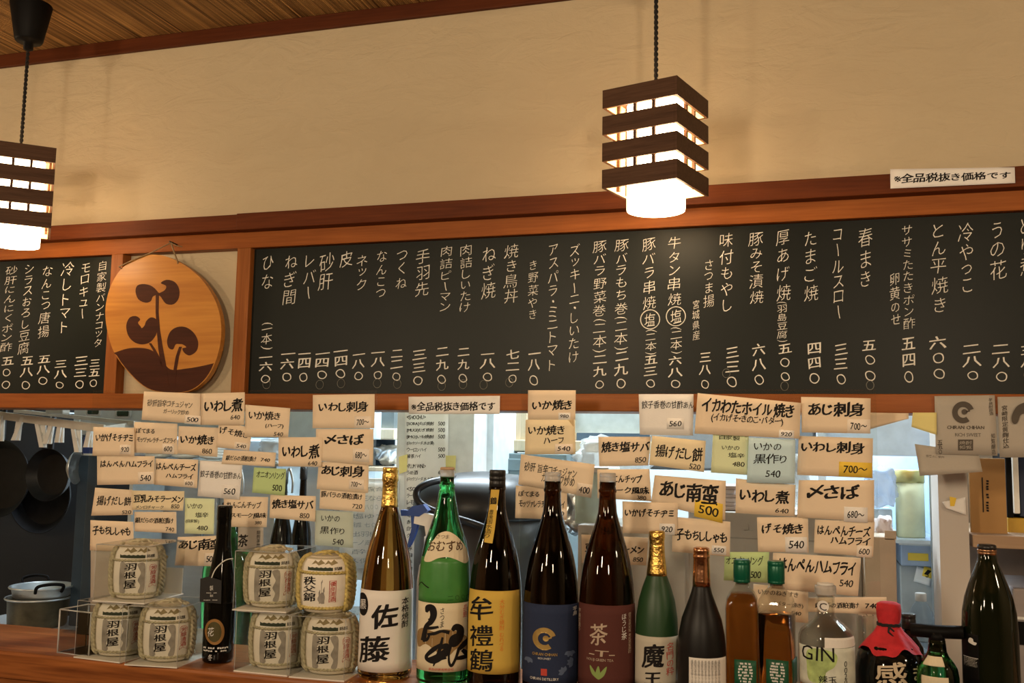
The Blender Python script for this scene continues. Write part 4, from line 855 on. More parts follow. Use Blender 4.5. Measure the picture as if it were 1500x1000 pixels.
# squat black jar with a red cloth
b = Bottle('shochu_jar', 'squat glossy black jar tied with a red cloth top', 'jar', 1304, 990, 1.775, ZCT, group=SM)
b.profile([(14, 905), (14, 925), (22, 934), (36, 944), (45, 958), (49, 978), (49, 1010)]); b.body('glazed_body', BLACKG)
CLOTH = mat('red_cloth', (.55, .022, .03), .8, var=.2, scale=40, bump=.5, bscale=120)
g = G(); n = 72
def clr(j, a):
    prof_ = [(3, 881), (12, 881.5), (16.5, 884), (17.5, 892), (16.8, 904), (15, 911), (15.2, 915), (22, 926), (33, 938), (42, 950)]
    hw, y = prof_[j]; t = max(0, j-6)/3; f = 1+(.05*sin(5*a+1)+.04*sin(11*a))*(t+.25)
    if j >= 7: hw *= f; y += t*(9*sin(4*a+2.4)+4*sin(9*a))*.55
    return hw*b.k, b.z(y)
vs = []; fs = []
for j in range(10):
    for k in range(n):
        a = 2*pi*k/n; r_, z_ = clr(j, a); r_ = max(r_, (b.r(z_)+.0015) if j > 6 else 0); vs.append((r_*sin(a), -r_*cos(a), z_))
for j in range(9):
    for k in range(n): fs.append((j*n+k, (j+1)*n+k, (j+1)*n+(k+1) % n, j*n+(k+1) % n))
fs.append(tuple(range(n)))
obj('cloth_cover', g.add(vs, fs, 0, True), CLOTH, b.root, True)
g = G()
for dz in (-.0018, .0008): g.tube([(16.2*b.k*sin(a*pi/16), -16.2*b.k*cos(a*pi/16), b.z(913)+dz+.0006*sin(a*2.3)) for a in range(32)], .0014, 6, 0, True)
g.tube([b.S(0, b.z(915), .004), b.S(.3, b.z(920), .006), b.S(.5, b.z(924), .003)], .0016, 6); g.tube([b.S(0, b.z(915), .004), b.S(-.05, b.z(922), .007), b.S(.25, b.z(928), .007)], .0016, 6)
obj('tie_string', g, mat('black_string', (.02, .018, .018), .9), b.root, True)
CREAMP = mat('cream_glaze', (.62, .50, .34), .5)
b.text('brush_lettering', '感', (1284, 969, 1326, 1006), CREAMP, .018); b.text('brush_lettering', 'ま', (1334, 975, 1346, 996), CREAMP, .018)
# dark bottle behind the jar
b = Bottle('glass_bottle', 'dark bottle with black screw cap standing behind the red topped jar', 'bottle', 1333, 985, 1.865, ZCT, group=SM)
b.profile([(9, 918), (9.5, 930), (14, 938), (19, 946), (21, 960), (21, 1000)]); b.body('glass_body', DBROWN); b.lathe('screw_cap', [(9, 898), (10, 899), (10, 904), (9.5, 905), (10, 906), (10, 920)], BCAP)
# green bottle with a T shaped stopper
b = Bottle('green_bottle', 'green bottle closed with a black T shaped stopper', 'bottle', 1374, 990, 1.722, ZCT, group=SM)
b.profile([(12, 941), (13, 953), (16, 960), (22, 968), (27, 977), (29, 990), (29, 1010)]); b.body('glass_body', GREENG)
b.lathe('neck_sleeve', [(9.5, 934), (11.5, 937), (12.6, 951), (13.4, 953)], OLIVEG)
z0 = b.z(925); rr = 9.6*b.k
obj('stopper_bar', G().tube([(-36*b.k, 0, z0), (-35.5*b.k, 0, z0), (0, 0, z0), (35.5*b.k, 0, z0+2*b.k), (36*b.k, 0, z0+2*b.k)], rr, 20, rs=[rr*.9, rr, rr, rr, rr*.9]).lathe([(11*b.k, b.z(940)), (11*b.k, z0)], 24), BLACK, b.root, True)
b.label('neck_label', (1357, 963, 1381, 976), CLAB); l = b.label('front_label', (1352, 992, 1388, 1006), CLAB)
# dark bottle at far right
b = Bottle('glass_bottle', 'large near black bottle at the right end of the counter', 'bottle', 1452, 985, 1.735, ZCT, group=SM)
b.profile([(11.6, 802), (12.4, 812), (14, 822), (18.5, 833), (27, 856), (33, 875), (36.6, 895), (38.4, 925), (38.8, 1010)]); b.body('glass_body', OLIVEG)
b.lathe('screw_cap', [(11, 797), (12.8, 798.5), (13.2, 803), (12.6, 804)], BCAP); b.lathe('cap_ring', [(13, 804), (13.3, 805), (13.3, 807), (12.8, 808), (13.2, 809), (13, 811.5)], mat('copper_ring', (.45, .25, .14), .3, 1))
l = b.label('back_label', (1414, 932, 1436, 1006), BLACK)
b.text('small_lettering', '原料芋米麹度数製造元', (1417, 966, 1434, 982), mat('grey_print2', (.35, .33, .3), .7), .0, parent=l, cuts=3); b.shape('label_mark', spline([(1424, 938), (1428, 939), (1429, 943), (1433, 944), (1431, 948), (1424, 946), (1422, 943)], 3), WHITEP, .0007, .0009, l, 3)
b.shape('label_frame', [(1416, 967), (1435, 967), (1435, 967.7), (1416, 967.7)], WHITEP, .0007, .0009, l, 3)
# slim black bottle with a tag
b = Bottle('sake_bottle', 'slim black bottle with a gold round emblem and black swing tag', 'bottle', 320.5, 930, 1.765, ZCT, group=ISS)
b.profile([(10.6, 740), (10.8, 742), (10.8, 760), (10.2, 762), (10.6, 790), (12.5, 808), (16.5, 832), (20.5, 858), (22.4, 885), (22.6, 970)]); b.body('glass_body', BLACKG)
b.shape('gold_emblem', [(315+13.5*cos(a*pi/16), 926+19*sin(a*pi/16)) for a in range(32)], mat('bronze_print', (.42, .22, .07), .45, .5), .0003, .0006, cuts=8)
b.shape('emblem_centre', [(314.5+10*cos(a*pi/12), 926+15*sin(a*pi/12)) for a in range(24)], mat('olive_print', (.10, .085, .03), .5, .4), .0007, .0009, cuts=6)
b.text('emblem_lettering', '花', (306, 919, 314, 933), WHITEP, .0, off=.0013, cuts=3)
b.text('small_lettering', '-- --- -----', (300, 948, 333, 951.5), WHITEP, .0); b.text('small_lettering', '----- - ---', (300, 952.5, 331, 955.5), WHITEP, .0); b.text('small_lettering', '冬', (306, 959, 312, 968), WHITEP, .0, cuts=2)
tgp = [(294, 847), (306, 844), (325, 850), (324, 884), (293, 881)]
Dt = 1.765-.040; f_ = lambda u, v, off: at(u, v, Dt)-Vector((0, off, 0))
tg = obj('swing_tag', G().outline(tgp, f_, 0, .0012), mat('black_card', (.02, .019, .019), .6), b.root)
for s_, bx in (('製', (308, 857, 313, 865)), ('--- --', (303, 867.5, 318, 868.5)), ('秋', (308, 870, 313, 874)), ('---- ---', (299, 878, 319, 879))):
    obj('tag_lettering', G().flat(lay(s_, False, 0, .02, .06), f_, .0016, 0, bx), WHITEP, tg)
c0 = at(310, 846, Dt-.001); nk = at(326, 822, 1.765-.012); nk2 = at(341, 818, 1.765-.010)
obj('tag_string', G().tube([tuple(p) for p in spline([tuple(c0), tuple(at(316, 833, Dt)), tuple(at(329, 821, 1.74)), tuple(nk2), tuple(at(336, 822, 1.765+.012))], 6, False)], .0011, 6), mat('white_string', (.8, .78, .72), .9), b.root)

# ------------------------------------------------------------------ sake barrels in clear boxes
MAT_W = mat('straw_mat_print', (.90, .84, .72), .8, var=.08, scale=8, bump=.35, bscale=260, stretch=(1, 1, 4)); STRAWM = mat('straw_mat', (.50, .44, .31), .85, var=.25, scale=10, bump=.5, bscale=220, stretch=(1, 1, 6)); STRAW = mat('straw_rope', (.50, .45, .30), .85, var=.3, scale=120, bump=.6, bscale=500)
STRAWY = mat('yellow_straw_rope', (.58, .46, .16), .85, var=.3, scale=120, bump=.6, bscale=500)
GREYP = mat('grey_wash_print', (.33, .30, .26), .8, var=.3, scale=50); DKGRN = mat('dark_green_print', (.035, .05, .03), .8); OLP = mat('olive_print2', (.30, .24, .12), .8, var=.2, scale=60)
REDS = mat('seal_red_print', (.50, .09, .07), .8)
def barrel(label, cx, D, zb, yb, dy, kind, group):
    b = Bottle('sake_barrel', label, 'sake barrel', cx, yb-40, D, zb, radians(0), group); k = b.k
    Y = lambda y: y+dy
    P = [(24, 892), (31, 890), (36.5, 882), (38.8, 868), (39.4, 850), (38.9, 836), (36.6, 823), (31.5, 814.5), (22, 810), (9, 808.5), (2, 808)]
    z0 = None
    pr = [(hw*k, (892-y)*k*1.0) for hw, y in P]; pr.sort(key=lambda t: t[1]); b.prof = pr
    b.z = lambda y, front=0: (892-(y-dy))*k*1.0       # painted face read in the frame of the barrel itself
    b.th = lambda x, z: asin(max(-.985, min(.985, (x-cx)*k/b.r(z))))
    g = G().lathe(pr, 56); 
    b.root_body = obj('barrel_body', g, STRAWM, b.root, True)
    zt_ = pr[-1][1]
    obj('printed_wrap', G().sheet(lambda u, v, off: b.S(-1.12+1.90*u, zt_*(.955-.925*v), off), 24, 22, .0003), MAT_W, b.root_body, True)
    rope = STRAWY if kind else STRAW; rt = .0024 if not kind else .0028
    for y, nm in ((833.5, 'rope_hoop'), (883, 'rope_hoop')):
        z = (892-y)*k; r_ = b.r(z)+rt*.5; g = G()
        for ph in (0, pi): g.tube([((r_+rt*.5*cos(a*1.5+ph))*cos(2*pi*a/96), (r_+rt*.5*cos(a*1.5+ph))*sin(2*pi*a/96), z+rt*.6*sin(a*1.5+ph)) for a in range(96)], rt*.75, 5, 0, True)
        obj(nm, g, rope, b.root, True)
    def braid(th, rw):
        g = G()
        path = [(z_, b.r(z_)) for z_ in [b.prof[-1][1]*t/40 for t in range(2, 40)]]
        for ph in (0, 2*pi/3, 4*pi/3):
            g.tube([b.S(th+.10*cos(i*.7+ph)*rw, z_, .0022+.0016*sin(i*.7+ph)) for i, (z_, r_) in enumerate(path)], .0026*rw, 5)
        return g
    for th in ((.98, -1.32, 2.7) if not kind else (.92, 1.22, -1.5, 2.7)): obj('rope_braid', braid(th, 1.3 if not kind else 1.5), rope, b.root, True)
    g = G()
    for q in range(5):
        a = q*2*pi/5+.5; z_ = b.prof[-1][1]
        g.tube([(.036*k*900*.0+.031*cos(a), .031*sin(a), z_-.0055), (.016*cos(a+.5), .016*sin(a+.5), z_+.0012), (.012*cos(a+1.6), .012*sin(a+1.6), z_+.0015), (.031*cos(a+2.0), .031*sin(a+2.0), z_-.0055)], .0024, 6)
    obj('top_rope', g, rope, b.root, True)
    ox = cx-396; X = lambda x: x+ox
    sh = lambda nm, pts, m, c=6: b.shape(nm, [(X(x), Y(y)) for x, y in pts], m, .0004, .0007, b.root_body, c)
    wave = [(369, 830)]+[(369+i*1.75, 825+1.2*abs(sin(i*.9))) for i in range(21)]+[(404, 830.5)]
    sh('green_wave_print', wave, DKGRN)
    b.text('print_lettering', '銘醸', (X(405.5), Y(824.8), X(417), Y(830)), INK, .01, parent=b.root_body, off=.0009, cuts=3)
    for x0 in (374, 392): sh('leaf_print', [(x0, 822), (x0+5, 816), (x0+9, 819), (x0+13, 815), (x0+19, 820), (x0+15, 821), (x0+10, 823), (x0+6, 820)], OLP)
    tx = lambda nm, s_, bx, m, w_, v=True: b.text(nm, s_, (X(bx[0]), Y(bx[1]), X(bx[2]), Y(bx[3])), m, w_, v, parent=b.root_body, off=.0010, cuts=4)
    if not kind:
        sh('grey_print', spline([(370, 838), (377, 838), (379, 846), (376, 853), (379, 862), (376, 870), (379, 879), (371, 880)], 3), GREYP)
        sh('grey_print', spline([(394, 838), (404, 838), (405, 858), (404, 880), (396, 880), (399, 870), (395, 862), (399, 852), (396, 845)], 3), GREYP)
        for ch, y0, y1 in (('羽', 837, 848), ('根', 849, 860), ('屋', 861, 875)): b.text('brush_lettering', ch, (X(376), Y(y0), X(393), Y(y1)), INK, .024, parent=b.root_body, off=.0011, cuts=4)
        fr = [(411, 842), (413, 840), (418, 840), (420.5, 842), (420.5, 873), (415.8, 869.5), (411, 873)]
        fi = [(412, 842.6), (413.5, 841), (417.6, 841), (419.6, 842.6), (419.6, 871), (415.8, 868.3), (412, 871)]
        for i in range(len(fr)): j = (i+1) % len(fr); sh('seal_frame', [fr[i], fr[j], fi[j], fi[i]], REDS, 2) if False else None
        g = G()
        def P3(x, y): z_ = b.z(Y(y)); return b.S(b.th(X(x), z_), z_, .0006)
        g.tube([P3(*p) for p in fr], .0005, 4, 0, True); obj('seal_frame', g, REDS, b.root_body, True)
        tx('seal_lettering', '芳醇清酒', (411.5, 842, 420, 868), REDS, .012)
    else:
        for ch, y0, y1 in (('秩', 838, 851), ('父', 851, 861), ('錦', 861, 874)): b.text('brush_lettering', ch, (X(364), Y(y0), X(381), Y(y1)), INK, .018, parent=b.root_body, off=.0011, cuts=4)
        for x0, hh in ((386, 860), (389, 846), (392, 856)): sh('plant_print', [(x0, 876), (x0-.8, hh), (x0+1.2, hh-4), (x0+1.6, 876)], GREYP, 2)
        sh('plant_print', spline([(384, 868), (390, 860), (394, 866), (392, 876), (386, 874)], 3), GREYP, 3)
        g = G()
        def P3(x, y): z_ = b.z(Y(y)); return b.S(b.th(X(x), z_), z_, .0006)
        g.tube([P3(*p) for p in ((400, 844), (409, 844), (409, 874), (400, 874))], .0009, 4, 0, True); obj('seal_frame', g, REDS, b.root_body, True)
        tx('seal_lettering', '優良清酒', (400.5, 845, 408.5, 873), REDS, .015)
    return b
GRP = 'boxed miniature straw wrapped sake barrels'
EDG = mat('bright_plastic_edge', (.78, .78, .76), .25, trans=.35); CLB = clear('clear_box_plastic', (.975, .98, .97), .75, .06); WCARD = paper('white_base_card', (.80, .76, .68))
CW_, CD_, CH_ = .124, .142, .113
def case(label, fl, fr, z, lip=.0):
    a = atz(*fl, z); c = atz(*fr, z); d = c-a; rz = atan2(d.y, d.x)
    t = thing('display_box', label, 'display box', (a.x, a.y, z), rz, 'clear boxes round the sake barrels')
    W = max(.112, min(.119, d.length))
    obj('base_card', G().box(0, W, 0, CD_, 0, .0022), WCARD, t, True)
    if lip: obj('back_card', G().box(.002, W-.002, CD_-.004, CD_-.002, .0022, lip), WCARD, t, True)
    e = .0012; g = G()
    g.box(.001, W-.001, .001, .001+e, .0022, CH_); g.box(.001, W-.001, CD_-.002, CD_-.002+e, .0022, CH_); g.box(.001, .001+e, .0022, CD_-.002, .0022, CH_); g.box(W-.001-e, W-.001, .0022, CD_-.002, .0022, CH_); g.box(.001, W-.001, .001, CD_-.001, CH_, CH_+e)
    cov = obj('clear_cover', g, CLB, t, True)
    g = G(); z = CH_+.0008
    g.tube([(.001, .001, z), (W-.001, .001, z), (W-.001, CD_-.001, z), (.001, CD_-.001, z)], .0006, 5, 0, True)
    for x, y in ((.001, .001), (W-.001, .001)): g.tube([(x, y, .003), (x, y, z)], .0005, 5)
    obj('cover_edge', g, EDG, cov, True)
    M = WM[t.name]; return M @ Vector((W/2, CD_/2-.006, .0024)), rz
z2 = ZCT+CH_+.0016
cs = [case('clear box round the lower left sake barrel of the left stack', (107.7, 963), (181, 972), ZCT), case('clear box round the lower right sake barrel of the left stack', (182, 974), (256, 978.5), ZCT, .05),
      case('clear box on top of the left stack of sake barrels', (135, 880.4), (212.7, 885), z2, .055),
      case('clear box round the lower left sake barrel beside the slim black bottle', (342, 983), (420.6, 990.8), ZCT), case('clear box round the sake barrel next to the amber bottle', (423, 992), (504, 998.5), ZCT),
      case('clear box round the upper sake barrel right of the slim black bottle', (340, 893.6), (419, 897.8), z2)]
p = cs[5][0]; cx5 = proj(p)[0]
b5 = barrel('upper straw wrapped sake barrel reading 羽根屋 right of the slim black bottle', cx5, p.y, p.z, 892, 0, 0, GRP)
LB = ['lower left straw wrapped sake barrel of the left stack', 'lower right straw wrapped sake barrel of the left stack', 'single straw wrapped sake barrel on top of the left stack', 'lower straw wrapped sake barrel right of the slim black bottle', 'lower straw wrapped sake barrel next to the amber bottle']
for i, t in enumerate(LB):
    p = cs[i][0]; dup(b5.root, p, atan2(-p.x, p.y), t)
p = cs[4][0]; zt = ZCT+CH_+.0016
b6 = barrel('straw wrapped sake barrel reading 秩父錦 standing unboxed with thick yellow rope', 478.5, p.y+.004, zt, 898, 6, 1, GRP)
# little clear tray at the far left
a = atz(84, 956, ZCT); t = thing('clear_holder', 'small empty clear acrylic holder left of the sake barrels', 'holder', (a.x, a.y, ZCT), radians(-6))
g = G(); W, D_, H_ = .086, .075, .088; e = .003
g.box(0, W, 0, e, 0, H_); g.box(0, W, D_-e, D_, 0, H_); g.box(0, e, e, D_-e, 0, H_); g.box(W-e, W, e, D_-e, 0, H_); g.box(e, W-e, e, D_-e, 0, e)
obj('clear_walls', g, clear('clear_holder_plastic', (.90, .91, .92), 1, .05), t, True)
obj('inner_shelf', G().box(e, W-e, e, D_-e, .042, .045), clear('clear_holder_plastic'), t, True)
g = G()
for x, y in ((0, 0), (W, 0), (0, D_), (W, D_)): g.tube([(x, y, 0), (x, y, H_)], .0016, 6)
for z in (.001, H_): g.tube([(0, 0, z), (W, 0, z), (W, D_, z), (0, D_, z)], .0016, 6, 0, True)
obj('edge', g, EDG, t, True)

# ------------------------------------------------------------------ kitchen beyond the hatch
ZW = .90                                                   # kitchen worktop
g = G().box(at(-120, 800, 2.2).x, at(1378, 800, 2.2).x, 2.16, 2.59, ZW-.04, ZW, 0, .004)
wt = obj('kitchen_worktop', g, STEEL, label='steel kitchen worktop behind the counter carrying pots and cartons', cat='worktop', origin=(0, 2.4, ZW))
obj('base_cabinet', G().box(at(-120, 800, 2.2).x, at(1378, 800, 2.2).x, 2.18, 2.57, 0, ZW-.04), DSTEEL, wt)
struct('wall_stove', G().box(XL, at(121, 700, 3.0).x, 3.0, 3.06, 0, ZC), K_DARK)
WHITEPL = mat('white_plastic', (.80, .80, .76), .45); OFFW = mat('offwhite_paint', (.78, .80, .80), .5); BLUEPL = mat('blue_plastic', (.02, .06, .26), .4); PBLUE = mat('pale_blue_steel', (.62, .70, .76), .4, .3)
IRON = mat('black_iron', (.008, .008, .009), .4, .1, var=.3, spec=.3); ALU = mat('aluminium', (.62, .64, .64), .35, .9, var=.08); POTM = mat('worn_pot_metal', (.11, .09, .055), .45, .7, var=.3)
DCAB = mat('dark_blue_grey_panel', (.028, .048, .072), .55, spec=.3)
pb = lambda name, x0, y0, x1, y1, D, dep, m, label=None, cat=None, parent=None, bev=.003, **k: obj(name, pbox(x0, y0, x1, y1, D, dep, bev=bev), m, parent, label=label, cat=cat, **k)
def pbz(name, x0, y0, x1, D, dep, m, label=None, cat=None, z0=ZW, bev=.003, parent=None, group=None):  # stands on the worktop
    a = at(x0, y0+40, D); b = at(x1, y0+40, D); zt = at((x0+x1)/2, y0, D).z
    return obj(name, G().box(a.x, b.x, D, D+dep, z0, zt, 0, bev), m, parent, label=label, cat=cat, group=group)
pbz('side_cabinet', 113, 667, 141, 2.45, .3, DCAB, 'narrow dark blue grey cabinet beside the hanging black pans', 'cabinet')
zc_ = at(127, 667, 2.45).z
t = obj('storage_box', G().box(at(121, 650, 2.47).x, at(141, 650, 2.47).x, 2.47, 2.6, zc_+.004, at(130, 640, 2.47).z, 0, .003), BLUEPL, label='blue plastic box on the narrow dark cabinet', cat='box')
obj('lid_strip', G().box(at(122, 664, 2.46).x, at(140, 664, 2.46).x, 2.46, 2.6, zc_, zc_+.006), WHITEPL, t)
# steel hood with two small windows
hd = pb('extractor_hood', 118, 262, 548, 640, 2.66, .08, PBLUE, 'pale steel extractor hood under the left chalkboard', 'hood')
for x0, x1, y0, y1 in ((125, 147, 597, 609), (168, 191, 599, 612)):
    f = pb('window', x0, y0, x1, y1, 2.655, .006, OFFW, parent=hd, bev=.006); pb('pane', x0+3, y0+2.5, x1-3, y1-2.5, 2.653, .004, mat('dark_green_glass', (.03, .07, .05), .1), parent=f, bev=.004)
for x in (392, 414): pb('seam', x, 598, x+2, 640, 2.657, .004, DSTEEL, parent=hd, bev=0)
# tall steel refrigerator behind the left panel
fr = pbz('refrigerator', 141, 636, 505, 2.80, .5, STEEL, 'tall brushed steel refrigerator behind the left menu panel', 'refrigerator', 0)
for x0, x1 in ((146, 318), (324, 500)):
    a = at(x0, 760, 2.79).x; b_ = at(x1, 760, 2.79).x; d = obj('door', G().box(a, b_, 2.785, 2.80, .5, at(230, 642, 2.79).z, 0, .004), STEEL, fr)
    hx = b_-.03 if x0 < 200 else a+.03; obj('handle', G().tube([(hx, 2.785, 1.05), (hx, 2.755, 1.06), (hx, 2.755, 1.22), (hx, 2.785, 1.23)], .007, 8), DSTEEL, d)
# steel wall shelf with dishes
zs = at(270, 672, 2.5).z; x0, x1 = at(196, 670, 2.5).x, at(420, 670, 2.5).x
sh_ = obj('wall_shelf', G().box(x0, x1, 2.45, 2.62, zs-.012, zs, 0, .002), PBLUE, label='steel shelf glimpsed between the cards of the left panel', cat='shelf')
for x in (x0+.02, x1-.02): obj('bracket', G().box(x-.006, x+.006, 2.47, 2.62, zs-.25, zs-.012), PBLUE, sh_)
for i, (x, c) in enumerate(((232, 'leftmost'), (272, 'middle'), (312, 'rightmost'))):
    p = at(x, 668, 2.53); g = G()
    for k in range(4): g.lathe([(.018, .008*k), (.038, .008*k+.006), (.042, .008*k+.012), (.040, .008*k+.0125), (.018, .008*k+.003)], 24, c=(p.x, p.y, zs))
    obj('dish_stack', g, mat('white_china', (.82, .82, .80), .25), label='%s stack of white dishes on the steel kitchen shelf' % c, cat='dishes', group='dishes on the kitchen shelf', kind='stuff')
# plastic bag of noodles, hanging tongs
def crumple(x0, y0, x1, y1, D, dep, m, name, label, cat, seed, amp=.35, n=14, zb=None):
    a = at(x0, (y0+y1)/2, D); b_ = at(x1, (y0+y1)/2, D); zt = at((x0+x1)/2, y0, D).z; zb_ = at((x0+x1)/2, y1, D).z if zb is None else zb
    bm = bmesh.new(); bmesh.ops.create_icosphere(bm, subdivisions=4, radius=1)
    for v in bm.verts:
        c = v.co.copy(); c = Vector([abs(q)**.6*(1 if q >= 0 else -1) for q in c])
        d_ = noise.noise(c*1.7+Vector((seed, 0, 0)))*amp+abs(noise.noise(c*4.3+Vector((0, seed, 0))))*amp*.5
        c *= 1-.25+d_
        v.co = Vector((a.x+(b_.x-a.x)*(.5+.5*c.x), D+dep*(.5+.5*c.y), max(zb_, zb_+(zt-zb_)*(.5+.5*c.z))))
    return obj(name, G().frombm(bm, 0, True), m, label=label, cat=cat)
BAGM = mat('cloudy_plastic_bag', (.60, .62, .64), .22, var=.15, scale=14, bump=.6, bscale=40, alpha=.55); FOIL = mat('silver_foil', (.60, .62, .64), .28, .9, bump=.8, bscale=50)
crumple(366, 640, 410, 664, 2.48, .08, BAGM, 'plastic_bag', 'small clear bag of noodles behind the left menu cards', 'bag', 3, zb=zs)
for x, y0, y1, w_ in ((351, 682, 724, 'left'), (424, 686, 722, 'right')):
    g = G(); p = [at(x-4, y1, 2.4), at(x-5, (y0+y1)/2, 2.4), at(x, y0, 2.4), at(x+5, (y0+y1)/2, 2.4), at(x+4, y1, 2.4)]
    g.tube([tuple(v) for v in spline([tuple(v) for v in p], 5, False)], .0035, 6)
    obj('tongs', g, ALU, label='pair of steel tongs hanging %s of the bright green note' % w_, cat='tongs')
g = G().tube([tuple(at(336, 678, 2.4)), tuple(at(462, 682, 2.4))], .004, 8); obj('utensil_rail', g, ALU, label='thin steel rail holding the hanging tongs', cat='rail')
# bottles standing in the kitchen behind the left panel
def kbottle(cx, ytop, hw, D, m, label, lab=None, cap=None):
    b = Bottle('glass_bottle', label, 'bottle', cx, ytop+60, D, ZW); zt = at(cx, ytop, D).z-ZW; r = hw*b.k; h = zt
    pr = [(r*.8, 0), (r, .006), (r, h*.56), (r*.93, h*.63), (r*.6, h*.74), (r*.36, h*.82), (r*.31, h*.93), (r*.33, h*.965)]
    b.prof = pr; b.body('glass_body', m); obj('cap', G().lathe([(r*.34, h*.93), (r*.37, h*.94), (r*.37, h), (r*.3, h+.001)], 24), cap or BCAP, b.root, True)
    if lab: obj('front_label', G().sheet(lambda u, v, off: b.S(-1.2+2.4*u, h*(.5-.36*v), off), 16, 3, .0004), lab, b.root, True)
    return b
kbottle(337, 736, 37, 2.25, GREENG, 'green bottle behind the slim black bottle')
kbottle(414, 690, 17, 2.30, BLACKG, 'dark bottle with purple label behind the barrels', mat('purple_label', (.08, .03, .10), .6))
kbottle(443, 684, 15, 2.42, BLACKG, 'dark bottle without label behind the grey green note')
# papers behind the gold foil bottle
card('p', [(497, 707), (577, 707), (577, 832), (497, 832)], 'w', 'pale handwritten price sheet behind the gold foil bottle', [(s_, (512+(i % 2)*4, 713+i*13, 566-(i % 3)*6, 721+i*13), -.006) for i, s_ in enumerate(('日本酒(合)', '二三なら', '八海山 八〇〇', '塩ゆで', '浦霞 七〇〇', '出羽桜', '一ノ蔵 水', '酔鯨', '久保田'))], D=2.575, bow=.001, name='price_sheet', cat='paper', inkm=mat('blue_grey_ink', (.30, .36, .40), .7))
sb = pb('sheet_board', 488, 700, 580, 850, 2.58, .02, OFFW, 'white board carrying the handwritten price sheet', 'board')
# open pale wood wall unit left of the white post
wu = pb('wall_cabinet', 505, 598, 577, 632, 2.86, .03, mat('dim_glass', (.13, .15, .15), .6, spec=.15), 'pale wooden wall cabinet left of the white post', 'cabinet', bev=0)
pb('frame', 505, 627, 577, 643, 2.84, .2, W_PALE, parent=wu); pb('frame', 505, 683, 577, 690, 2.84, .2, W_PALE, parent=wu); pb('back_panel', 505, 643, 577, 683, 3.03, .01, DCAB, parent=wu, bev=0)
crumple(540, 648, 576, 684, 2.86, .12, FOIL, 'folded_bag', 'silver folded bag on the wooden wall cabinet shelf', 'bag', 8, .25)
# white post with the long drinks list
struct('trim_8', pbox(576, 560, 690, 1100, 2.6, .18), OFFW)
struct('trim_9', pbox(690, 560, 719, 1100, 2.72, .25), mat('bright_blue_white', (.74, .84, .90), .5))
lines = ['<SHOCHU>', '[SOBA]そば焼酎|500', '[MUGI]むぎ焼酎|500', '[IMO]いも焼酎|500', '(ロック.ソーダ.水.お湯)', 'ウーロンハイ|500', '緑茶ハイ|500', '<PLUM WINE>', 'うめ酒|600', '(ロック.ソーダ.水.お湯)', '<SOUR>', 'ラークサワー|500', 'レモン|500', '塩レモン|500', '<SANGRIA>', '赤ワイン|500', '白ワイン|500', 'グラス', '', '赤', '白', '赤', '白']
tx = []
for i, s_ in enumerate(lines):
    if not s_: continue
    y = 608+i*9.6+(5 if i > 6 else 0)+(5 if i > 9 else 0)
    a, *c = s_.split('|'); wd = min(40, 4.2*len(a)+4) if not a.startswith('<') else 28
    tx.append((a, (596, y, 596+wd, y+6.5), .016))
    if c: tx.append((c[0], (642, y, 652, y+6), .012))
r = card('p', [(593, 603), (657, 603), (656, 842), (592, 842)], 'w', 'long handwritten drinks list taped to the white post', tx, D=2.598, bow=.001, name='drinks_list', cat='menu')
for qd in ([(584, 669), (597, 665), (596, 690), (585, 694)], [(653, 667), (668, 667), (667, 690), (653, 689)]):
    obj('yellow_tape', G().outline(qd, lambda u, v, off: at(u, v, 2.594)-Vector((0, off, 0)), 0, .0004), CARDC['yy'], r)
# pale wood cabinet and steel drawers right of the post
pc = pb('wooden_cabinet', 735, 596, 771, 662, 2.95, .03, W_PALE, 'pale wooden kitchen cabinet under the middle of the long chalkboard', 'cabinet')
pb('shelf_board', 719, 645, 960, 662, 2.93, .25, W_PALE, parent=pc); pb('side_board', 719, 630, 736, 647, 2.96, .03, W_PALE, parent=pc); pb('frosted_glass', 842, 596, 940, 634, 2.97, .012, mat('frosted_glass', (.42, .46, .46), .5, var=.12), parent=pc, bev=0)
pb('side_board', 800, 596, 842, 646, 2.96, .03, W_PALE, parent=pc); pb('back_panel', 719, 590, 960, 662, 3.18, .01, DCAB, parent=pc, bev=0)
dr = pbz('drawer_unit', 719, 664, 830, 2.88, .4, mat('grey_green_steel', (.20, .27, .29), .4, .3), 'grey green steel drawer unit behind the rice cooker', 'drawer unit', 0)
for y in (672, 694): pb('drawer', 722, y, 826, y+18, 2.872, .01, mat('grey_green_steel', (.2, .27, .29)), parent=dr, bev=.003)
crumple(826, 634, 952, 705, 2.36, .16, BAGM, 'plastic_bag', 'big cloudy plastic bag behind the 焼き塩サバ salt saba card', 'bag', 5, .3)
crumple(812, 690, 872, 800, 2.30, .1, FOIL, 'foil_bag', 'crumpled silver bag behind the white capped bottles', 'bag', 11, .3)
cc = pbz('food_container', 842, 690, 888, 2.20, .12, mat('pale_green_plastic', (.62, .68, .56), .3, trans=.3), 'pale green plastic container above the white carton', 'container', at(860, 772, 2.12).z+.001)
obj('lid', pbox(838, 684, 892, 693, 2.19, .14, bev=.003), WHITEPL, cc)
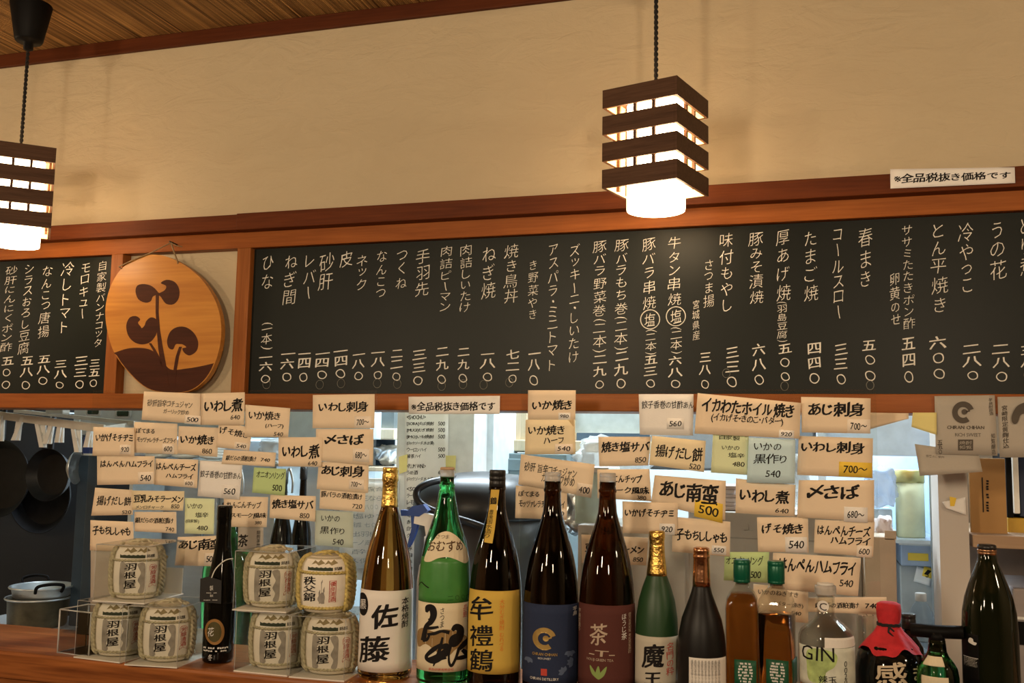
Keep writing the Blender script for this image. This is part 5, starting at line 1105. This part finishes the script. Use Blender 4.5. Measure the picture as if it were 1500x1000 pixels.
# rice cooker
RC = at(706, 760, 2.36); kR = proj(RC)[2]/F_PX; zr = lambda y: at(706, y, 2.36).z-ZW; R_ = 98*kR
t = thing('rice_cooker', 'big rice cooker with domed black lid and steel body behind the green bottle', 'rice cooker', (RC.x, 2.36, ZW), 0)
GST = mat('grey_brushed_steel', (.13, .13, .13), .4, .6, var=.08); BLID = mat('glossy_black_lid', (.014, .015, .017), .38)
obj('steel_body', G().lathe([(R_*.92, 0), (R_*.98, .01), (R_, zr(830)), (R_, zr(756))], 56), GST, t, True)
obj('lid', G().lathe([(R_*1.02, zr(756)), (R_*1.04, zr(750)), (R_*1.03, zr(735)), (R_*.96, zr(718)), (R_*.80, zr(704)), (R_*.55, zr(695)), (R_*.2, zr(691)), (.001, zr(690))], 56), BLID, t, True)
hp = [(676, 699, 2.32), (650, 702, 2.21), (626, 708, 2.16), (611, 719, 2.14), (613, 734, 2.13), (630, 746, 2.13), (662, 757, 2.14), (700, 769, 2.15), (742, 787, 2.17)]
obj('handle', G().tube(spline([tuple(at(x, y, D)) for x, y, D in hp], 6, False), .0085, 12), BLID, t)
# spray bottle
b = Bottle('spray_bottle', 'white spray bottle with a blue trigger behind the amber bottle', 'spray bottle', 632, 800, 2.02, ZW); k = b.k
WPL = mat('milky_plastic', (.75, .74, .70), .35)
b.prof = [(18*k, 0), (20*k, .01), (20*k, b.z(850)), (17*k, b.z(828)), (9*k, b.z(812)), (9*k, b.z(800))]; b.body('bottle_body', WPL)
wp = lambda pts, w0: G().outline([tuple(p) for p in pts], lambda u, v, off: at(u, v, 2.02)-Vector((0, off, 0)), -w0, w0)
obj('nozzle_body', wp([(610, 748), (646, 756), (646, 772), (636, 786), (626, 786), (624, 770), (608, 766)], .008), WPL, b.root)
obj('collar', G().lathe([(10*k, b.z(800)), (11*k, b.z(798)), (11*k, b.z(786)), (8*k, b.z(784))], 24), WHITEPL, b.root, True)
obj('blue_head', wp([(589, 746), (600, 747), (606, 741), (622, 738), (629, 747), (616, 756), (606, 755), (600, 755), (590, 755)], .010), BLUEPL, b.root)
obj('trigger', wp(spline([(604, 754), (613, 753), (613, 766), (609, 782), (602, 798), (598, 801), (600, 790), (604, 774)], 3), .006), BLUEPL, b.root)
# cartons
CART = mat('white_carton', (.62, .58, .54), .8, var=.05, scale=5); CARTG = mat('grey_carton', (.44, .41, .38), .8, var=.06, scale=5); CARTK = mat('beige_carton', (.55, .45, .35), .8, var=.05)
c1 = pbz('carton', 846, 771, 1004, 2.14, .28, CART, 'white carton behind the red brown and gold foil bottles', 'carton')
obj('printed_panel', pbox(851, 780, 862, 880, 2.1385, .001), CARDC['gr'], c1)
c2 = pbz('carton', 1008, 752, 1262, 2.20, .28, CART, 'largest pale grey carton behind the square whisky bottles', 'carton')
obj('painted_shadow_line', pbox(1010, 789, 1260, 791, 2.1985, .002), CARTG, c2)  # thin grey strip painted across the carton as the shadow line of a stack
obj('hanger_mark', G().tube([tuple(at(1090, 776, 2.199)), tuple(at(1104, 776, 2.199))], .0008, 4).tube([tuple(at(1097, 776, 2.199)), tuple(at(1097, 766, 2.199))], .0008, 4), CARTG, c2)
c3 = pbz('carton', 1266, 786, 1313, 2.12, .22, CARTK, 'narrow beige carton right of the menu panel with open flaps', 'carton')
obj('flap', pbox(1296, 777, 1313, 790, 2.12, .004), CARTK, c3); obj('flap', pbox(1266, 770, 1280, 790, 2.30, .004), CARTK, c3)
crumple(1279, 752, 1312, 800, 2.22, .08, mat('pinkish_bag', (.72, .62, .62), .4, bump=.5, bscale=40), 'plastic_bag', 'pinkish plastic bag bulging out of the beige carton', 'bag', 21, .25)
wc = pb('wall_cabinet', 952, 588, 1196, 690, 3.05, .3, mat('grey_cabinet', (.20, .20, .20), .5), 'grey kitchen wall cabinet behind the right menu panel', 'cabinet')
for x0, x1 in ((956, 1070), (1076, 1192)): pb('door', x0, 590, x1, 686, 3.04, .01, mat('grey_cabinet', (.2, .2, .2)), parent=wc)
zc2 = at(1135, 752, 2.20).z
rm = thing('paper_bundle', 'bundle of pinkish papers lying on the large pale grey carton', 'papers', tuple(at(1045, 752, 2.30).xy)+(zc2+.001,))
X0, X1 = at(1005, 745, 2.25).x, at(1085, 745, 2.25).x
for k in range(6): obj('paper_layer', G().box(X0+.004*(k % 3), X1-.006*((k*2) % 3), 2.24+.003*(k % 2), 2.40, zc2+.0015+.009*k, zc2+.0015+.009*k+.0085, 0, .002), mat('pinkish_paper', (.60, .50, .48), .7, var=.1), rm)
crumple(1100, 655, 1190, 751, 2.28, .14, BAGM, 'plastic_bag', 'cloudy plastic bag on the large pale grey carton', 'bag', 41, .3, zb=zc2)
# open fridge at the right
FRI = mat('fridge_lining', (.66, .77, .92), .45)
fx0, fx1 = at(1200, 800, 2.62).x, at(1390, 800, 2.62).x
zt = z_lo1; f = thing('open_cabinet', 'pale blue lit cabinet interior at right with jars and tubs', 'cabinet', ((fx0+fx1)/2, 2.62, 0))
obj('back_wall', G().box(fx0, fx1, 2.98, 3.0, 0, zt+.1), FRI, f); obj('side_wall', G().box(fx1-.02, fx1, 2.62, 2.98, 0, zt+.1), FRI, f); obj('side_wall', G().box(fx0, fx0+.02, 2.62, 2.98, 0, zt+.1), FRI, f)
z_a = at(1330, 674, 2.66).z; z_b = at(1335, 791, 2.62).z; z_c = at(1340, 885, 2.62).z-.10
obj('upper_front', G().box(fx0, fx1, 2.66, 2.68, z_a+.01, zt+.1), FRI, f); obj('shelf', G().box(fx0+.02, fx1-.02, 2.62, 2.98, z_b-.008, z_b), PBLUE, f); obj('shelf', G().box(fx0+.02, fx1-.02, 2.60, 2.98, z_c-.01, z_c), PBLUE, f)
obj('front_edge', pbox(1366, 690, 1383, 1000, 2.60, .02), mat('grey_edge', (.40, .44, .46), .4, .4), f)
k = proj(at(1333, 740, 2.72))[2]/F_PX; p = at(1333, 740, 2.72); b = thing('tea_canister', 'tall pale yellow canister with gold lid in the lit cabinet', 'canister', (p.x, 2.72, z_b))
h0 = at(1333, 704, 2.72).z-z_b; h1 = at(1333, 688, 2.72).z-z_b
obj('canister_body', G().lathe([(19*k, 0), (20*k, .003), (20*k, h0)], 36), mat('pale_yellow_paper', (.74, .74, .48), .6), b, True); obj('gold_lid', G().lathe([(21*k, h0-.004), (21*k, h1-.003), (20*k, h1)], 36), mat('brushed_gold', (.72, .58, .22), .35, .8, var=.05), b, True)
crumple(1268, 680, 1322, 748, 2.64, .12, BAGM, 'plastic_bag', 'crumpled clear bag left of the yellow canister', 'bag', 31, .3)
pbx = pbz('plastic_tub', 1262, 745, 1308, 2.70, .12, mat('white_blue_tub', (.66, .76, .84), .4), 'pale blue tub under the crumpled clear bag', 'tub', z_b)
t = pbz('plastic_tub', 1320, 797, 1367, 2.66, .14, mat('clear_blue_tub', (.55, .66, .84), .3, trans=.3), 'bluish clear tub with a strip of yellow tape', 'tub', at(1343, 829, 2.66).z)
obj('yellow_tape', pbox(1330, 810, 1360, 821, 2.6585, .001), CARDC['y'], t); obj('lid', pbox(1317, 794, 1370, 799, 2.655, .15), WHITEPL, t)
obj('storage_tray', G().box(at(1318, 840, 2.68).x, at(1372, 840, 2.68).x, 2.68, 2.85, z_c, at(1343, 829, 2.66).z-.001, 0, .004), mat('grey_tray', (.46, .48, .47), .4), label='grey tray under the bluish tub', cat='tray')
card('p', [(1343, 829), (1366, 836), (1362, 858), (1338, 851)], 'w', 'small white and yellow instruction card below the bluish tub', [('5', (1356, 838, 1361, 846), .02)], (1352, 830, 1366, 846, ' l', 'y'), D=2.675, name='note_card', cat='card')
b = Bottle('plastic_bottle', 'clear plastic bottle with white cap in the lit cabinet', 'bottle', 1350, 920, 2.35, ZW); CPL = clear('clear_bottle_plastic', (.86, .90, .94), 1, .08); k = b.k
b.prof = [(21*k, 0), (22*k, .01), (22*k, b.z(912)), (20*k, b.z(904)), (12*k, b.z(888)), (7*k, b.z(881)), (7*k, b.z(877))]; b.body('bottle_body', CPL); obj('white_cap', G().lathe([(7.5*k, b.z(880)), (8*k, b.z(879)), (8*k, b.z(869)), (7*k, b.z(868))], 24), WHITEPL, b.root, True)
# pillar and shelf on the right
struct('trim_10', pbox(1381, 595, 1425, 1300, 2.14, .12), mat('pillar_paint', (.58, .53, .48), .7, var=.03, scale=4))
wr = card('p', [(1380, 735), (1414, 728), (1415, 754), (1386, 744)], 'w', 'crumpled white wrapper with a yellow corner taped to the pillar', [], D=2.137, bow=.006, name='paper_scrap', cat='paper scrap')
obj('yellow_corner', G().outline([(1391, 727), (1401, 729), (1398, 741), (1392, 741)], lambda u, v, off: at(u, v, 2.1335)-Vector((0, off, 0)), 0, .0004), CARDC['y'], wr)
SHW = wood('shelf_wood', (.36, .24, .15), (.46, .32, .21), 'x', .6, 1, 0)
xs0 = at(1425, 790, 2.14).x; zs0, zs1 = at(1460, 803, 2.14).z, at(1460, 784, 2.14).z
sh2 = obj('wall_shelf', G().box(xs0, XR-.02, 2.14, 2.50, zs0, zs1, 0, .002), SHW, label='brown wooden shelf board at the right edge above the big dark bottle', cat='shelf')
struct('wall_shelf_niche', G().box(xs0-.02, XR, 2.515, 2.56, 0, zt+.1), mat('niche_wall', (.30, .24, .20), .8))
KR = mat('brown_kraft', (.42, .235, .085), .85, var=.06, scale=12)
env = obj('kraft_envelope', pbox(1421, 671, 1474, 783.5, 2.20, .012, bev=.001), KR, label='upright brown kraft envelope standing on the right shelf', cat='envelope')
obj('printed_rule', pbox(1439, 699, 1440.5, 750, 2.1985, .001), INK, env); obj('printed_lettering', G().flat(lay('---- -- ----', False, .0, .02), lambda u, v, off: at(1449-5*v, 703+46*u, 2.1995)-Vector((0, off, 0))), INK, env)
obj('magazine_file', pbox(1474, 664, 1484, 758, 2.24, .15, bev=.002), BLACK, label='black file beside the kraft envelope', cat='file'); obj('magazine_file', pbox(1484, 664, 1493, 752, 2.23, .15, bev=.002), WHITEPL, label='white file between the black and navy files', cat='file'); obj('magazine_file', pbox(1493, 664, 1530, 757, 2.24, .15, bev=.002), mat('navy_card', (.012, .022, .06), .5), label='navy file at the right edge of the shelf', cat='file')
obj('flat_packet', pbox(1476, 759, 1540, 783.5, 2.24, .2, bev=.003), mat('mustard_packet', (.50, .30, .03), .5), label='mustard yellow packet lying under the files', cat='packet')
nb = obj('storage_box', G().box(at(1486, 930, 2.2).x, at(1560, 930, 2.2).x, 2.2, 2.44, ZW-.1, at(1500, 862, 2.2).z, 0, .004), mat('grey_brown_box', (.34, .30, .29), .6), label='grey brown box under the right shelf beside the big dark bottle', cat='box')
obj('lid_edge', pbox(1484, 905, 1562, 909, 2.196, .25), WHITEPL, nb); obj('dark_band', pbox(1485, 912, 1562, 946, 2.197, .01), BLACK, nb)
obj('low_cabinet', G().box(xs0, XR-.02, 2.16, 2.50, 0, ZW-.1, 0, .004), mat('niche_cabinet', (.25, .2, .17), .7), label='low brown cabinet under the right shelf', cat='cabinet')
# drying rack with pegs at the far left
t = thing('drying_rack', 'white plastic peg drying rack hanging under the left chalkboard', 'drying rack', tuple(at(90, 600, 2.25)))
def bar(a, b_, Da, Db, h, dep):
    A, B_ = at(a[0], a[1], Da), at(b_[0], b_[1], Db); g = G(); n = (B_-A).normalized(); up = Vector((0, 0, h)); dy = Vector((0, dep, 0))
    return g.add([A, B_, B_+dy, A+dy, A-up, B_-up, B_+dy-up, A+dy-up], [(0, 1, 2, 3), (7, 6, 5, 4), (0, 4, 5, 1), (1, 5, 6, 2), (2, 6, 7, 3), (3, 7, 4, 0)])
RACK = mat('aged_white_plastic', (.66, .62, .54), .5)
obj('front_bar', bar((-20, 600), (152, 622), 2.25, 2.22, .022, .008), RACK, t); obj('back_bar', bar((20, 599), (196, 617), 2.33, 2.30, .010, .03), RACK, t)
obj('hook_clip', pbox(66, 594, 92, 606, 2.27, .03, bev=.004), RACK, t); obj('end_bar', bar((150, 624), (196, 618), 2.22, 2.32, .012, .006), RACK, t)
for i, (x, y0, y1, lean, op) in enumerate(((3, 611, 646, 0, 0), (29, 613, 645, -3, 9), (63, 617, 655, 3, -9), (76, 619, 650, -4, 4), (90, 620, 648, 0, 0), (115, 626, 662, 2, -7), (132, 629, 655, 0, 3))):
    P = at(x, y0, 2.25); L_ = P.z-at(x, y1, 2.25).z; g = G(); kx = 2.25*1.2/F_PX
    def leaf(x0, x1, w0, dy):
        A = P+Vector((x0*kx, dy, .004)); B_ = P+Vector((x1*kx, dy, -L_)); v = []
        for q_, ww in ((A, w0*.8), (B_, w0)):
            for sx, sy in ((-1, -1), (1, -1), (1, 1), (-1, 1)): v.append(q_+Vector((sx*ww*kx, sy*.003, 0)))
        g.add(v, [(0, 1, 2, 3), (7, 6, 5, 4), (0, 4, 5, 1), (1, 5, 6, 2), (2, 6, 7, 3), (3, 7, 4, 0)])
    leaf(0, lean, 5.8, 0); leaf(op if op else 1, lean+(2 if op < 0 else -2), 4, -.007)
    pg = obj('peg', g, WHITEPL, t); c = P+Vector((lean*.5*kx, -.004, -L_*.5)); obj('spring', G().tube([(c.x+.005*cos(a), c.y-.004, c.z+.005*sin(a)) for a in [q_*pi/5 for q_ in range(10)]], .0009, 5, 0, True), ALU, pg)
# pans on the dark wall
def pan(cx, cy, r, D, label, rim):
    p = at(cx, cy, D); R_ = r*proj(p)[2]/F_PX; t = thing('frying_pan', label, 'pan', tuple(p), 0, 'black pans hanging on the dark wall')
    pr = [(.001, 0), (R_*.78, .001), (R_*.84, .004), (R_, .035), (R_*1.01, .037), (R_*.99, .036), (R_*.80, .006), (R_*.76, .0045), (.001, .0042)]
    g = G().lathe(pr, 56, cap=False); g.V = [Vector((v.x, -v.z, v.y)) for v in g.V]; g.F = [f[::-1] for f in g.F]
    obj('pan_body', g, IRON, t, True)
    g = G().box(-.011, .011, -.03, -.022, R_*.95, R_+.13, 0, .003); obj('handle', g, IRON, t, True); zh = R_+.118; obj('hook', G().tube([(0, -.034, zh-.012), (0, -.036, zh), (0, -.02, zh+.006), (0, 2.999-D, zh+.006)], .003, 6), ALU, t, True)
    return t
pan(8, 700, 56, 2.86, 'black frying pan at the left edge of the photo', 0); pan(68, 725, 54, 2.93, 'lowest and largest hanging black pan', 0); pan(80, 695, 38, 2.78, 'smallest hanging black pan in front of the larger one', 0)
p = at(110, 684, 2.42); t = thing('ladle', 'steel skimmer ladle hanging beside the dark cabinet', 'ladle', tuple(p))
kk = proj(p)[2]/F_PX; g = G().lathe([(.001, -.02), (12*kk, -.016), (20*kk, -.006), (25*kk, .004), (24*kk, .004), (11*kk, -.013), (.001, -.017)], 32, cap=False); Mx = Matrix.Rotation(radians(106), 4, 'Z') @ Matrix.Rotation(radians(90), 4, 'X')
g.V = [Mx @ v for v in g.V]; obj('bowl', g, ALU, t, True); obj('handle', G().tube([(0, 0, 24*kk), (.006, 0, 24*kk+.10)], .003, 6), ALU, t, True)
# stacked pots
def pot(cx, y_rim, hw, D, ybot, m, label, inner, yaw, z0=None):
    p = at(cx, y_rim, D); k = proj(p)[2]/F_PX; zt_ = p.z; zb_ = z0 if z0 else at(cx, ybot, D).z; R_ = hw*k; h = zt_-zb_
    t = thing('cooking_pot', label, 'pot', (p.x, D, zb_), yaw)
    obj('pot_body', G().lathe([(R_*.90, 0), (R_*.95, .006), (R_, h-.003), (R_*1.06, h), (R_*1.06, h+.002), (R_*.97, h+.001), (R_*.93, .010), (.001, .008)], 56, cap=False).lathe([(.001, 0), (R_*.9, 0)], 56, cap=False), [m], t, True)
    return t, R_, h
zp1 = at(57, 874, 2.42).z
t, R_, h = pot(57, 874, 42, 2.42, 0, POTM, 'lower brown metal pot behind the left end of the counter', 0, 0, ZW)
obj('rim', G().tube([(R_*1.06*cos(a*pi/24), R_*1.06*sin(a*pi/24), h) for a in range(48)], .003, 6, 0, True), ALU, t, True)
t, R_, h = pot(62, 858, 41, 2.42, 0, ALU, 'aluminium pan with looped handle stacked on the brown pot', 0, radians(54), zp1+.003)
for sgn in (1, -1):
    g = G().tube(spline([(-.035, sgn*(R_*1.0), h-.008), (-.034, sgn*(R_+.022), h+.012), (0, sgn*(R_+.03), h+.018), (.034, sgn*(R_+.022), h+.012), (.035, sgn*R_, h-.008)], 5, False), .0048, 8); obj('handle', g, BLACK, t, True)
obj('rim', G().tube([(R_*1.06*cos(a*pi/24), R_*1.06*sin(a*pi/24), h) for a in range(48)], .003, 6, 0, True), ALU, t, True)

# the lettering helper is no part of the scene
bpy.data.objects.remove(_to); bpy.data.curves.remove(_tc)
